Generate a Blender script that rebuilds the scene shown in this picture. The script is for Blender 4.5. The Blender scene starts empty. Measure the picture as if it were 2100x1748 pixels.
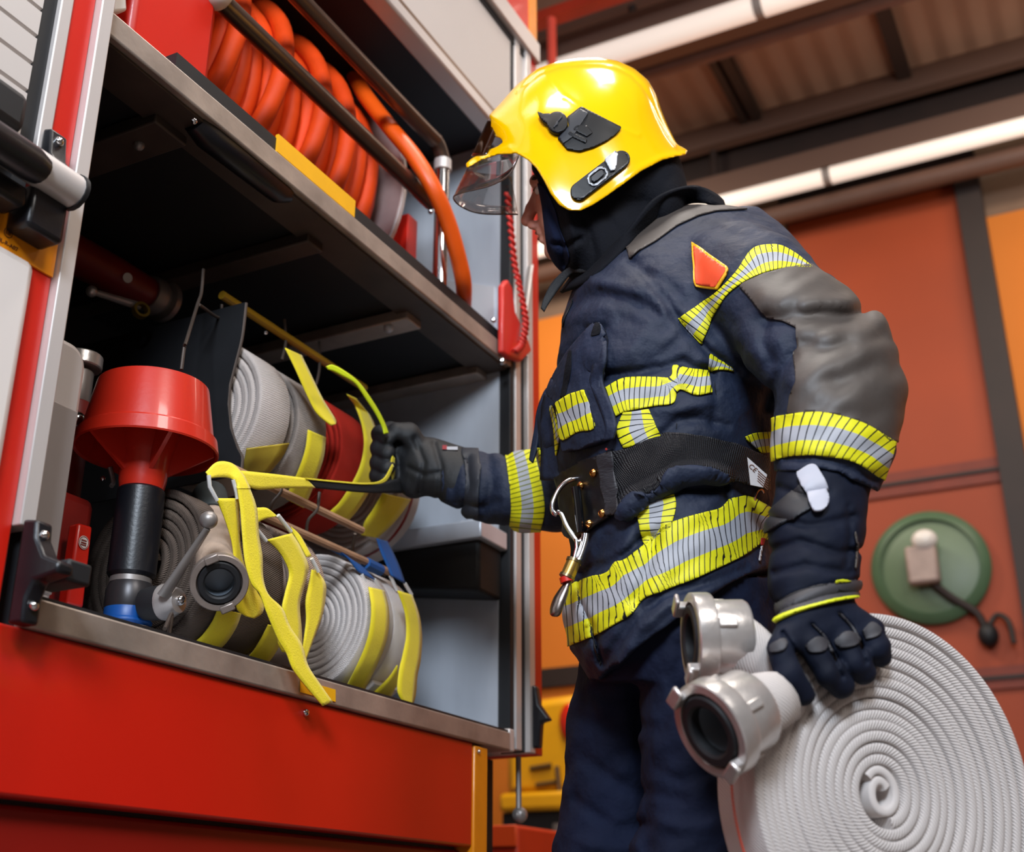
import bpy, math, random
import numpy as np
from mathutils import Vector
random.seed(7); rng=np.random.default_rng(7)
sc=bpy.context.scene; COL=sc.collection
# ------------------------------------------------------------------ camera geometry
FPX=2517.; TH=math.radians(22.1); AL=math.radians(26.9); CAM=np.array([0,0,.45])
Fv=np.array([math.cos(AL),math.sin(AL),0]); Rv=np.array([math.sin(AL),-math.cos(AL),0]); Uv=np.array([0,0,1.])
cT,sT=math.cos(TH),math.sin(TH)
def rays(px,py):
    r=np.asarray(px,float)-1050.; u=874.-np.asarray(py,float)
    return (FPX*cT-u*sT)[...,None]*Fv+(FPX*sT+u*cT)[...,None]*Uv+r[...,None]*Rv
def ray(px,py): return rays(np.array(px,float),np.array(py,float))
def PX(px,py,X): d=ray(px,py); return CAM+d*X/d[0]
def PY(px,py,Y): d=ray(px,py); return CAM+d*Y/d[1]
def PZ(px,py,Z): d=ray(px,py); return CAM+d*(Z-.45)/d[2]
def PN(px,py,P0,n): d=ray(px,py); return CAM+d*(np.dot(n,np.array(P0)-CAM)/np.dot(n,d))
def toW(q):
    """(px, py, w) -> world, w counts 1/1300 m of depth from the 1.70 m plane"""
    q=np.asarray(q,float); d=rays(q[...,0],q[...,1]); F=1.70+q[...,2]/1300.
    return CAM+d*(F/(d@Fv))[...,None]
def proj(P):
    v=np.asarray(P,float)-CAM; F=v@Fv; u=v[...,2]; r=v@Rv; z=F*cT+u*sT; y=-F*sT+u*cT
    return np.stack([1050+FPX*r/z,874-FPX*y/z,z,F],-1)
def nrm(v): v=np.asarray(v,float); return v/(np.linalg.norm(v)+1e-12)
# ------------------------------------------------------------------ materials
def lin(h):
    h=h.lstrip('#'); c=[int(h[i:i+2],16)/255 for i in (0,2,4)]
    return tuple((x/12.92 if x<=.04045 else ((x+.055)/1.055)**2.4) for x in c)+(1,)
MATS={}
def mat(name,col,rough=.5,metal=0.,var=0.,vscale=8.,bump=0.,bscale=60.,coat=0.,spec=.5,stretch=None,emit=0.,alpha=1.,trans=0.,col2=None,coords='Object',bdist=.002,sheen=0.,detail=4.):
    if name in MATS: return MATS[name]
    m=bpy.data.materials.new(name); m.use_nodes=True; nt=m.node_tree; N=nt.nodes; L=nt.links
    b=N['Principled BSDF']; c=lin(col)
    b.inputs['Roughness'].default_value=rough; b.inputs['Metallic'].default_value=metal
    b.inputs['Specular IOR Level'].default_value=spec; b.inputs['Coat Weight'].default_value=coat; b.inputs['Coat Roughness'].default_value=.06
    b.inputs['Sheen Weight'].default_value=sheen; b.inputs['Alpha'].default_value=alpha; b.inputs['Transmission Weight'].default_value=trans
    tc=N.new('ShaderNodeTexCoord'); mp=N.new('ShaderNodeMapping'); L.new(tc.outputs[coords],mp.inputs['Vector'])
    if stretch: mp.inputs['Scale'].default_value=stretch
    n1=N.new('ShaderNodeTexNoise'); n1.inputs['Scale'].default_value=vscale; n1.inputs['Detail'].default_value=detail; L.new(mp.outputs[0],n1.inputs['Vector'])
    cr=N.new('ShaderNodeValToRGB'); c2=lin(col2) if col2 else tuple(x*(1-var) for x in c[:3])+(1,)
    cr.color_ramp.elements[0].position=.3; cr.color_ramp.elements[1].position=.72
    cr.color_ramp.elements[0].color=c2; cr.color_ramp.elements[1].color=c
    L.new(n1.outputs['Fac'],cr.inputs['Fac']); L.new(cr.outputs['Color'],b.inputs['Base Color'])
    if emit: b.inputs['Emission Strength'].default_value=emit; b.inputs['Emission Color'].default_value=c
    if bump:
        n2=N.new('ShaderNodeTexNoise'); n2.inputs['Scale'].default_value=bscale; n2.inputs['Detail'].default_value=3; L.new(mp.outputs[0],n2.inputs['Vector'])
        bp=N.new('ShaderNodeBump'); bp.inputs['Strength'].default_value=bump; bp.inputs['Distance'].default_value=bdist; L.new(n2.outputs['Fac'],bp.inputs['Height']); L.new(bp.outputs['Normal'],b.inputs['Normal'])
    MATS[name]=m; return m
def nodes(m): return m.node_tree.nodes,m.node_tree.links,m.node_tree.nodes['Principled BSDF']
def math_n(N,L,op,a,b=None):
    n=N.new('ShaderNodeMath'); n.operation=op
    for i,x in enumerate((a,b)):
        if x is None: continue
        if isinstance(x,(int,float)): n.inputs[i].default_value=x
        else: L.new(x,n.inputs[i])
    return n.outputs[0]
def mixc(N,L,f,a,b):
    n=N.new('ShaderNodeMix'); n.data_type='RGBA'; L.new(f,n.inputs[0])
    for i,x in ((6,a),(7,b)):
        if isinstance(x,tuple): n.inputs[i].default_value=x
        else: L.new(x,n.inputs[i])
    return n.outputs[2]
def strip_mat(name,period,slant,yel='#dad61c',sil='#a3a6ae',lw=.13,line='#0c1018'):
    """yellow / silver / yellow segmented trim: UV.x metres along, UV.y -1..1 across"""
    m=mat(name,yel,.55,spec=.3); N,L,b=nodes(m)
    uv=N.new('ShaderNodeUVMap'); sx=N.new('ShaderNodeSeparateXYZ'); L.new(uv.outputs[0],sx.inputs[0])
    u,v=sx.outputs[0],sx.outputs[1]
    s=math_n(N,L,'LESS_THAN',math_n(N,L,'ABSOLUTE',v),.36)
    c=mixc(N,L,s,lin(yel),lin(sil))
    t=math_n(N,L,'FRACT',math_n(N,L,'ADD',math_n(N,L,'DIVIDE',u,period),math_n(N,L,'MULTIPLY',v,slant)))
    c=mixc(N,L,math_n(N,L,'LESS_THAN',t,lw),c,lin(line)); L.new(c,b.inputs['Base Color'])
    return m
# ------------------------------------------------------------------ object helpers
def link(name,me,mat_=None,parent=None,smooth=True):
    o=bpy.data.objects.new(name,me); COL.objects.link(o)
    if mat_: me.materials.append(mat_)
    if smooth is True: me.shade_smooth()
    elif smooth: me.set_sharp_from_angle(angle=math.radians(smooth))
    if parent:
        o.parent=parent
        o.matrix_parent_inverse=Pinv(parent)
    return o
def wm(o):
    m=o.matrix_basis.copy()
    return (wm(o.parent)@o.matrix_parent_inverse@m) if o.parent else m
def Pinv(p): return wm(p).inverted()
def mesh(name,V,Fc,mat_=None,parent=None,smooth=True,uv=None):
    me=bpy.data.meshes.new(name); me.from_pydata([tuple(map(float,v)) for v in V],[],[tuple(map(int,f)) for f in Fc]); me.update()
    if uv is not None:
        l=me.uv_layers.new(name='UVMap'); idx=np.zeros(len(me.loops),int); me.loops.foreach_get('vertex_index',idx)
        l.data.foreach_set('uv',np.asarray(uv,float)[idx].ravel().astype(np.float32))
    return link(name,me,mat_,parent,smooth)
def mod(o,kind,**k):
    m=o.modifiers.new(kind.lower(),kind)
    for a,b in k.items(): setattr(m,a,b)
    return o
def bevel(o,w=.003,seg=2): return mod(o,'BEVEL',width=w,segments=seg,limit_method='ANGLE',angle_limit=math.radians(40))
def solid(o,t,off=1.): return mod(o,'SOLIDIFY',thickness=t,offset=off)
def thing(name,label,cat,loc,group=None):
    o=bpy.data.objects.new(name,None); COL.objects.link(o); o.location=tuple(map(float,loc)); o.empty_display_size=.05
    return tag(o,label,cat,group)
def tag(o,label=None,cat=None,group=None,kind=None):
    if label: o['label']=label
    if cat: o['category']=cat
    if group: o['group']=group
    if kind: o['kind']=kind
    return o
class MB:
    """collects shapes into one mesh"""
    def __init__(s): s.V=[]; s.F=[]; s.uv=[]
    def add(s,V,F,uv=None):
        n=len(s.V); s.V+=[tuple(map(float,v)) for v in V]; s.F+=[tuple(i+n for i in f) for f in F]
        s.uv+=list(map(tuple,uv)) if uv is not None else [(0,0)]*len(V); return s
    def box(s,x0,x1,y0,y1,z0,z1):
        V=[(x,y,z) for x in (min(x0,x1),max(x0,x1)) for y in (min(y0,y1),max(y0,y1)) for z in (min(z0,z1),max(z0,z1))]
        return s.add(V,[(0,1,3,2),(4,6,7,5),(0,4,5,1),(2,3,7,6),(0,2,6,4),(1,5,7,3)])
    def obox(s,c,ax,ay,az):
        c,ax,ay,az=[np.array(v,float) for v in (c,ax,ay,az)]
        if np.dot(np.cross(ax,ay),az)<0: ax=-ax
        V=[c+i*ax+j*ay+k*az for i in (-1,1) for j in (-1,1) for k in (-1,1)]
        return s.add(V,[(0,1,3,2),(4,6,7,5),(0,4,5,1),(2,3,7,6),(0,2,6,4),(1,5,7,3)])
    def tube(s,pts,r,n=12,cap=True,flat=None):
        """sweep a circle (or flat=(a,b,upvector) ellipse) along a polyline"""
        P=np.array(pts,float); k=len(P); R=np.full(k,r) if np.isscalar(r) else np.array(r,float)
        T=np.gradient(P,axis=0); T/=np.linalg.norm(T,axis=1)[:,None]+1e-12
        up=np.array([0,0,1.]) if abs(T[0][2])<.9 else np.array([1.,0,0])
        if flat is not None and len(flat)>2: up=np.array(flat[2],float)
        A=np.cross(T[0],up); A/=np.linalg.norm(A); V=[]; UVs=[]; s_=0
        for i in range(k):
            A=A-T[i]*np.dot(A,T[i]); A/=np.linalg.norm(A); B=np.cross(T[i],A)
            if i: s_+=np.linalg.norm(P[i]-P[i-1])
            for j in range(n):
                a=2*math.pi*j/n; ca,sa=math.cos(a),math.sin(a)
                if flat is not None: ca*=flat[0]; sa*=flat[1]
                V.append(P[i]+R[i]*(ca*A+sa*B)); UVs.append((s_,j/n))
        F=[(i*n+j,i*n+(j+1)%n,(i+1)*n+(j+1)%n,(i+1)*n+j) for i in range(k-1) for j in range(n)]
        if cap: F+= [tuple(range(n-1,-1,-1)),tuple((k-1)*n+j for j in range(n))]
        return s.add(V,F,UVs)
    def lathe(s,prof,c,axis,n=32,closed=False,a0=0.,a1=2*math.pi,ref=None):
        """prof: (radius, height) pairs along axis from c"""
        c=np.array(c,float); ax=nrm(axis); rf=np.array(ref if ref is not None else ((1,0,0) if abs(ax[0])<.8 else (0,1,0)),float)
        A=nrm(rf-ax*np.dot(rf,ax)); B=np.cross(ax,A); full=abs(a1-a0-2*math.pi)<1e-6; m=n if full else n+1
        V=[c+ax*h+r*(math.cos(a0+(a1-a0)*j/n)*A+math.sin(a0+(a1-a0)*j/n)*B) for r,h in prof for j in range(m)]
        k=len(prof); F=[]
        for i in range(k if closed else k-1):
            i2=(i+1)%k
            for j in range(n if full else n): F.append((i*m+j,i*m+(j+1)%m,i2*m+(j+1)%m,i2*m+j))
        return s.add(V,F)
    def disc(s,c,axis,r,n=24):
        return s.lathe([(1e-5,0),(r,0)],c,axis,n)
    def sphere(s,c,r,n=16,m=10):
        r=np.array([r]*3 if np.isscalar(r) else r,float); V=[];F=[]
        for i in range(m+1):
            t=math.pi*i/m
            for j in range(n):
                p=2*math.pi*j/n; V.append(np.array(c)+r*np.array([math.sin(t)*math.cos(p),math.sin(t)*math.sin(p),math.cos(t)]))
        F=[(i*n+j,(i+1)*n+j,(i+1)*n+(j+1)%n,i*n+(j+1)%n) for i in range(m) for j in range(n)]
        return s.add(V,F)
    def prism(s,poly,vec):
        """closed planar polygon (list of 3d points) extruded by vec"""
        P=[np.array(p,float) for p in poly]; v=np.array(vec,float); n=len(P)
        return s.add(P+[p+v for p in P],[tuple(range(n-1,-1,-1)),tuple(n+i for i in range(n))]+[(i,(i+1)%n,n+(i+1)%n,n+i) for i in range(n)])
    def build(s,name,mat_,parent=None,smooth=35,bev=None,uv=False):
        o=mesh(name,s.V,s.F,mat_,parent,False,s.uv if uv else None)
        me=o.data
        import bmesh as bmm
        b=bmm.new(); b.from_mesh(me); bmm.ops.recalc_face_normals(b,faces=b.faces); b.to_mesh(me); b.free()
        if smooth: me.shade_smooth(); me.set_sharp_from_angle(angle=math.radians(smooth))
        if bev: bevel(o,bev)
        return o
def smooth_path(P,n=40):
    """Catmull-Rom through the points"""
    P=np.array(P,float)
    if len(P)<3: return np.array([P[0]+(P[-1]-P[0])*t for t in np.linspace(0,1,n)])
    Q=np.vstack([2*P[0]-P[1],P,2*P[-1]-P[-2]]); out=[]
    seg=len(P)-1
    for t in np.linspace(0,seg-1e-9,n):
        i=int(t); f=t-i; a,b,c,d=Q[i:i+4]
        out.append(.5*((2*b)+(c-a)*f+(2*a-5*b+4*c-d)*f*f+(3*b-a-3*c+d)*f**3))
    return np.array(out)
def ribbon(name,A,B,mat_,parent,t=.0022,n=48,fn=None,closed=False):
    """strap between two edge paths of world points"""
    A=smooth_path(A,n); B=smooth_path(B,n); M=5; V=[];uv=[]; s=0
    for i in range(n):
        if i: s+=np.linalg.norm((A[i]+B[i]-A[i-1]-B[i-1])/2)
        for j in range(M): V.append(A[i]+(B[i]-A[i])*j/(M-1)); uv.append((s,j/(M-1)*2-1))
    F=[(i*M+j,i*M+j+1,(i+1)*M+j+1,(i+1)*M+j) for i in range(n-1) for j in range(M-1)]
    o=mesh(name,V,F,mat_,parent,True,uv); solid(o,t,0.); return o
def yp(L): return [PY(*p) for p in L]
# ------------------------------------------------------------------ implicit surfaces
def surf_nets(f,o,h):
    """naive surface nets over array f sampled at o+h*ijk: vertices in sample space, quads facing f>0"""
    f=f.astype(np.float32); s=f<0; nx,ny,nz=f.shape
    cs=np.zeros((nx-1,ny-1,nz-1),np.int8)
    off=[(i,j,k) for i in (0,1) for j in (0,1) for k in (0,1)]
    for i,j,k in off: cs+=s[i:nx-1+i,j:ny-1+j,k:nz-1+k]
    act=np.argwhere((cs>0)&(cs<8)); idx=-np.ones(cs.shape,int); idx[tuple(act.T)]=np.arange(len(act))
    acc=np.zeros((len(act),3)); cnt=np.zeros(len(act))
    for a in off:
        for ax in range(3):
            if a[ax]: continue
            b=list(a); b[ax]=1
            fa=f[tuple((act+a).T)]; fb=f[tuple((act+b).T)]; x=(fa<0)!=(fb<0)
            t=np.where(x,fa/np.where(x,fa-fb,1),0); p=np.array(a,float)+np.zeros((len(act),3)); p[:,ax]=t
            acc[x]+=p[x]; cnt+=x
    V=(act+acc/cnt[:,None])*h+o; Q=[]
    for ax in range(3):
        u,v=(ax+1)%3,(ax+2)%3
        sl0=[slice(None)]*3; sl1=[slice(None)]*3; sl0[ax]=slice(0,-1); sl1[ax]=slice(1,None)
        e=s[tuple(sl0)]!=s[tuple(sl1)]; E=np.argwhere(e); lim=np.array(cs.shape)
        E=E[(E[:,u]>0)&(E[:,v]>0)&(E[:,u]<lim[u])&(E[:,v]<lim[v])]
        fl=s[tuple(sl0)][tuple(E.T)]
        def c(du,dv):
            q=E.copy(); q[:,u]-=du; q[:,v]-=dv; return idx[tuple(q.T)]
        q=np.stack([c(1,1),c(0,1),c(0,0),c(1,0)],1); q[~fl]=q[~fl][:,::-1]; Q.append(q)
    Q=np.vstack(Q); return V,Q[(Q>=0).all(1)]
class Field:
    def __init__(s,lo=None,hi=None,h=6,axes=None):
        if axes is None: axes=[np.arange(lo[i],hi[i]+h,h) for i in range(3)]
        s.x,s.y,s.w=[np.asarray(a,np.float32) for a in axes]; s.ax=[s.x,s.y,s.w]; s.h=max(float(np.diff(a).max()) for a in s.ax) if axes is not None and h is None else h
        s.n=np.array([len(a) for a in s.ax]); s.f=np.full(s.n,1e3,np.float32)
    def _sl(s,c0,c1):
        return tuple(slice(max(int(np.searchsorted(a,u))-1,0),min(int(np.searchsorted(a,v))+1,len(a))) for a,u,v in zip(s.ax,c0,c1))
    def put(s,sl,d,k,sub=False):
        g=s.f[sl]
        if sub:
            if k: 
                h=np.clip(.5-.5*(g+d)/k,0,1); s.f[sl]=g*(1-h)-d*h+k*h*(1-h)
            else: s.f[sl]=np.maximum(g,-d)
        elif k:
            h=np.clip(.5+.5*(g-d)/k,0,1); s.f[sl]=g*(1-h)+d*h-k*h*(1-h)
        else: s.f[sl]=np.minimum(g,d)
    def cap(s,a,b,ra,rb=None,k=12,sub=False,sq=None):
        """tapered capsule; sq=(sx,sy,sw) squashes space"""
        rb=ra if rb is None else rb; a=np.array(a,float); b=np.array(b,float); m=max(ra,rb)*1.3+k+3*s.h
        if sq is not None: m*=1.8
        sl=s._sl(np.minimum(a,b)-m,np.maximum(a,b)+m); X,Y,W=s.x[sl[0]][:,None,None],s.y[sl[1]][None,:,None],s.w[sl[2]][None,None,:]
        q=(1,1,1) if sq is None else sq
        ab=(b-a)*q; L=max(ab@ab,1e-6); x,y,w=(X-a[0])*q[0],(Y-a[1])*q[1],(W-a[2])*q[2]
        t=np.clip((x*ab[0]+y*ab[1]+w*ab[2])/L,0,1)
        d=np.sqrt((x-t*ab[0])**2+(y-t*ab[1])**2+(w-t*ab[2])**2)-(ra+(rb-ra)*t)
        s.put(sl,d/max(q),k,sub); return s
    def chain(s,P,R,k=12,**kw):
        for i in range(len(P)-1): s.cap(P[i],P[i+1],R[i],R[i+1],k,**kw)
        return s
    def ell(s,c,r,k=12,sub=False):
        c=np.array(c,float); r=np.array(r,float); m=r*1.25+k+3*s.h
        sl=s._sl(c-m,c+m); X,Y,W=s.x[sl[0]][:,None,None],s.y[sl[1]][None,:,None],s.w[sl[2]][None,None,:]
        g=np.sqrt(((X-c[0])/r[0])**2+((Y-c[1])/r[1])**2+((W-c[2])/r[2])**2)
        s.put(sl,(g-1)*min(r),k,sub); return s
    def loft(s,st,k=12,pw=2.0,ycap=30):
        """elliptic body stacked along py: rows (py, xl, xr, halfdepth, wc)"""
        st=np.array(st,float); Y=s.y; g=lambda i: np.interp(Y,st[:,0],st[:,i])[None,:,None]
        xl,xr,b,wc=g(1),g(2),g(3),g(4); cx,a=(xl+xr)/2,(xr-xl)/2
        X,W=s.x[:,None,None],s.w[None,None,:]
        d=((np.abs((X-cx)/a)**pw+np.abs((W-wc)/b)**pw)**(1/pw)-1)*np.minimum(a,b)
        yc=np.maximum(st[0,0]-Y,Y-st[-1,0])[None,:,None]
        s.put((slice(None),)*3,np.maximum(d,yc),k); return s
    def folds(s,L,wmax=1e9,wmin=-1e9,soft=40):
        """L: (polyline, amp, width): positive digs a valley, negative raises a ridge"""
        D=np.zeros((s.n[0],s.n[1]),np.float32)
        for P,a,wd in L: D+=a*np.exp(-(dpoly(s.x[:,None],s.y[None,:],P)[0]/wd)**2)
        m=1/(1+np.exp(np.clip((s.w-wmax)/soft*4,-30,30)))/(1+np.exp(np.clip((wmin-s.w)/soft*4,-30,30)))
        s.f+=(D[:,:,None]*m[None,None,:]).astype(np.float32); return s
    def mesh(s): 
        V,Q=surf_nets(s.f,np.zeros(3),1.)
        return np.stack([np.interp(V[:,i],np.arange(len(s.ax[i])),s.ax[i]) for i in range(3)],1),Q
def dpoly(x,y,P):
    """distance to a polyline and arc position of the closest point (px)"""
    x,y=np.broadcast_arrays(np.asarray(x,np.float32),np.asarray(y,np.float32)); best=np.full(x.shape,1e9,np.float32); u=np.zeros(x.shape,np.float32); s0=0
    for (ax,ay),(bx,by) in zip(P[:-1],P[1:]):
        dx,dy=bx-ax,by-ay; L=max(dx*dx+dy*dy,1e-6); t=np.clip(((x-ax)*dx+(y-ay)*dy)/L,0,1)
        d=np.hypot(x-ax-t*dx,y-ay-t*dy); m=d<best; best=np.where(m,d,best); u=np.where(m,s0+t*math.sqrt(L),u); s0+=math.sqrt(L)
    return best,u
def spoly(x,y,P):
    """signed distance to a closed polygon, negative inside"""
    P=list(P); d,_=dpoly(x,y,P+[P[0]]); ins=np.zeros(d.shape,bool)
    for (ax,ay),(bx,by) in zip(P,P[1:]+P[:1]):
        c=(ay>y)!=(by>y); ins^= c&(x<(bx-ax)*(y-ay)/(by-ay+1e-9)+ax)
    return np.where(ins,-d,d)
def crv(P,n=8):
    """smooth a 2-d outline"""
    P=np.array(P,float); return [tuple(p) for p in smooth_path(P,n*(len(P)-1)+1)]
def clipmesh(V,T,S,extra=None):
    """part of a triangle mesh where the vertex scalar S<0, cut exactly on the zero line"""
    V=np.asarray(V,float); T=np.asarray(T); E=np.asarray(extra,float) if extra is not None else np.zeros((len(V),0))
    D=np.hstack([V,E]); ins=S<0; c=ins[T].sum(1); out=[tuple(t) for t in T[c==3]]; new=[]; cache={}
    def cut(a,b):
        k=(min(a,b),max(a,b))
        if k not in cache:
            a,b=k; t=S[a]/(S[a]-S[b]); new.append(D[a]+(D[b]-D[a])*t); cache[k]=len(D)+len(new)-1
        return cache[k]
    for t in T[(c==1)|(c==2)]:
        P=[]
        for i in range(3):
            a,b=int(t[i]),int(t[(i+1)%3])
            if ins[a]: P.append(a)
            if ins[a]!=ins[b]: P.append(cut(a,b))
        if len(P)==3: out.append(tuple(P))
        elif len(P)==4: out+=[(P[0],P[1],P[2]),(P[0],P[2],P[3])]
    if not out: return np.zeros((0,3)),[],np.zeros((0,E.shape[1]))
    D=np.vstack([D]+([np.array(new)] if new else [])); O=np.array(out); use,inv=np.unique(O,return_inverse=True)
    D=D[use]; return D[:,:3],inv.reshape(-1,3),D[:,3:]
class Skin:
    """a finished implicit surface: q-space, world positions, normals; panels are cut out of it"""
    def __init__(s,V,Q):
        s.q=V; s.Q=Q; s.T=np.vstack([Q[:,[0,1,2]],Q[:,[0,2,3]]]); s.W=toW(V)
        n=np.zeros_like(s.W); fn=np.cross(s.W[s.T[:,1]]-s.W[s.T[:,0]],s.W[s.T[:,2]]-s.W[s.T[:,0]])
        for i in range(3): np.add.at(n,s.T[:,i],fn)
        s.N=n/(np.linalg.norm(n,axis=1)[:,None]+1e-12); s.view=((s.W-CAM)*s.N).sum(1)/np.linalg.norm(s.W-CAM,axis=1)
    def obj(s,name,m,parent): return mesh(name,s.W,s.Q,m,parent,True)
    def panel(s,name,S,m,parent,lift=.0015,t=.0025,uv=None,smooth=True):
        V,T,E=clipmesh(s.W,s.T,S,np.hstack([s.N]+([uv] if uv is not None else [])))
        if not len(T): print('EMPTY PANEL',name); return None
        T=np.asarray(T); par=np.arange(len(V))
        while True:
            lo_=par[T].min(1); new=par.copy(); np.minimum.at(new,T.ravel(),np.repeat(lo_,3)); new=new[new]
            if (new==par).all(): break
            par=new
        vis=(((V-CAM)*E[:,:3]).sum(1)<0).astype(float)+1e-4; best=np.bincount(par,vis).argmax(); keep=par==best
        T=T[keep[T[:,0]]]; ids=np.cumsum(keep)-1; V,E,T=V[keep],E[keep],ids[T]
        o=mesh(name,V+E[:,:3]*lift,T,m,parent,True,E[:,3:5] if uv is not None else None)
        if t: solid(o,t,1.)
        return o
    def poly(s,P): return spoly(s.q[:,0],s.q[:,1],P).astype(float)
    def strip(s,top,bot,mpp=.00075):
        """trim band between two px edge lines: region scalar and (u metres, v -1..1)"""
        t=smooth_path(top,60)[:,:2]; b=smooth_path(bot,60)[:,:2]; x,y=s.q[:,0],s.q[:,1]
        S=spoly(x,y,[tuple(p) for p in t]+[tuple(p) for p in b[::-1]]).astype(float)
        dt,_=dpoly(x,y,[tuple(p) for p in t]); db,_=dpoly(x,y,[tuple(p) for p in b]); mid=[tuple(p) for p in (t+b)/2]
        e0=np.array(mid[0])-(np.array(mid[3])-mid[0])*8; e1=np.array(mid[-1])+(np.array(mid[-1])-mid[-4])*8
        _,u=dpoly(x,y,[tuple(e0)]+mid+[tuple(e1)])
        return S,np.stack([u*mpp,(dt-db)/(dt+db+1e-6)],1)
# ------------------------------------------------------------------ materials in use
RED=mat('red_paint','#cc1c0b',.38,var=.12,vscale=3,coat=.15)
RED_D=mat('dark_red_paint','#8e150c',.4,var=.25,vscale=4)
ALU=mat('brushed_aluminium','#cfc6c0',.38,.75,var=.18,vscale=30,stretch=(.3,6,6),bump=.15,bscale=180)
ALU_W=mat('worn_aluminium','#b8a89c',.5,.55,var=.35,vscale=14,bump=.3,bscale=70)
ALU_L=mat('light_anodised_aluminium','#d5cdc9',.42,.35,var=.06,vscale=5)
SHUT=mat('shutter_grey','#cfc7c2',.5,.2,var=.05,vscale=3)
RUB=mat('black_rubber','#15161a',.6,var=.3,vscale=20)
PLA=mat('black_plastic','#14151b',.35,var=.3,vscale=12,bump=.1,bscale=200)
DARK=mat('dark_locker_lining','#121113',.7,var=.4,vscale=6)
FRAME_D=mat('dull_frame_metal','#5d5048',.55,.5,var=.4,vscale=9)
STEEL=mat('stainless_steel','#d2d8e2',.33,.3,var=.3,vscale=7,stretch=(1,1,.25),bump=.12,bscale=40)
CHR=mat('chrome','#dcdcde',.14,1.,var=.05)
STOR=mat('cast_aluminium_coupling','#dcd6d2',.3,.7,var=.22,vscale=25,bump=.2,bscale=120)
GREYM=mat('grey_cast_metal','#9f9894',.42,.6,var=.2,vscale=20)
ORTAPE=mat('amber_reflective_tape','#f09010',.35,var=.12,vscale=30,coat=.3)
YEL=mat('yellow_webbing','#f2dc18',.62,var=.12,vscale=25,bump=.35,bscale=420,sheen=.2)
YLAB=mat('yellow_label','#f5b203',.6,var=.08,vscale=20)
BLU=mat('blue_webbing','#1558a0',.6,var=.2,vscale=25,bump=.3,bscale=400)
BLKW=mat('black_webbing','#131418',.7,var=.25,vscale=30,bump=.5,bscale=500)
WHP=mat('white_plastic','#d8d2cc',.4,var=.05,vscale=4)
WHPAN=mat('white_panel','#e3dad4',.35,var=.04,vscale=3,coat=.2)
ORH=mat('orange_hose','#f04a08',.6,spec=.3,var=.35,vscale=9,bump=.3,bscale=90)
WOOD=mat('brown_ribbed_hose','#b59d8a',.65,var=.3,vscale=30,stretch=(1,1,1),bump=.5,bscale=130)
ROD=mat('wooden_rack_rod','#b98f70',.5,var=.3,vscale=20)
INK=mat('dark_print','#5a2c08',.6)
REDP=mat('red_plastic','#cf2c1a',.33,var=.12,vscale=10,coat=.3,bump=.06,bscale=160)
REDN=mat('dull_red_metal','#8a1d16',.45,var=.3,vscale=12)
BLUE=mat('blue_ring_plastic','#0d4f9a',.4,var=.2,vscale=10)
Y0=1.1
truck=thing('fire_truck','red fire truck side with an open equipment locker, aluminium trim and a closed grey shutter','fire truck',(1.5,1.4,0))
def part(mb,name,m,parent=truck,bev=None,smooth=35,label=None,kind=None):
    o=mb.build(name,m,parent,smooth,bev)
    if label: o['label']=label
    if kind: o['kind']=kind
    return o
B=lambda *a: MB().box(*a)
# outer skin
part(B(-.6,2.012,Y0,1.16,.577,.757),'lower_panel',RED,bev=.004)
part(B(-.6,2.3,1.125,1.2,.30,.572),'step_panel',RED_D,bev=.006)
part(B(-.6,2.0,1.13,2.2,.25,.75),'chassis_box',DARK)
ct=B(2.012,2.062,Y0-.004,1.15,.45,.752); ct=part(ct,'corner_reflector',ORTAPE,bev=.003)
sc_=MB()
for z in (.742,): sc_.sphere((2.022,Y0-.006,z),.004,8,6)
part(sc_,'screw',CHR,ct)
sk=MB().sphere(PY(627,1462,1.098),.0055,10,8); part(sk,'panel_screw',CHR)
# pillars, left
part(B(.887,.9255,Y0,1.16,.757,2.6),'corner_pillar',RED,bev=.003)
part(B(.868,.887,Y0-.004,1.13,1.29,2.6),'shutter_guide',ALU_L,bev=.002)
part(B(.846,.868,Y0+.004,1.13,1.25,2.6),'shutter_seal',RUB)
part(B(.9255,.9475,Y0-.012,1.16,.866,2.6),'locker_edge_trim',ALU_L,bev=.002)
part(B(.9475,.957,Y0+.01,1.2,.757,2.6),'locker_seal',RUB)
# closed shutter with slats
sh=MB(); z=1.322
while z<2.6:
    sh.lathe([(.0,0)],(0,0,0),(0,0,1),3) if 0 else sh.prism([(-.6,1.108,z+.001),(-.6,1.102,z+.004),(-.6,1.102,z+.0395),(-.6,1.108,z+.0415),(-.6,1.12,z+.0415),(-.6,1.12,z+.001)],(1.446,0,0)); z+=.0418
part(sh,'roller_shutter',SHUT,smooth=20)
# handle bar of the shutter
hb=part(MB().prism([(-.6,1.055+.022*math.cos(a)*1.0,1.277+.022*math.sin(a)) for a in np.linspace(0,2*math.pi,16,endpoint=False)],(1.497,0,0)),'shutter_handle_bar',ALU_L,smooth=40)
part(MB().prism([(.897,1.055+.024*math.cos(a),1.277+.024*math.sin(a)) for a in np.linspace(0,2*math.pi,16,endpoint=False)],(.006,0,0)),'end_cap',RUB,hb)
part(MB().tube([(-.6,1.04,1.266),(.82,1.04,1.266),(.835,1.042,1.266)],[.021,.021,.018],14),'hand_grip',PLA,hb)
part(B(-.6,.828,1.07,1.11,1.322,1.375),'bottom_rubber',RUB,bev=.01)
lk=MB(); lk.prism([(.872,1.095,1.292),(.872,1.04,1.292),(.872,1.06,1.305),(.872,1.075,1.325),(.872,1.08,1.362),(.872,1.095,1.366)],(.026,0,0))
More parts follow.
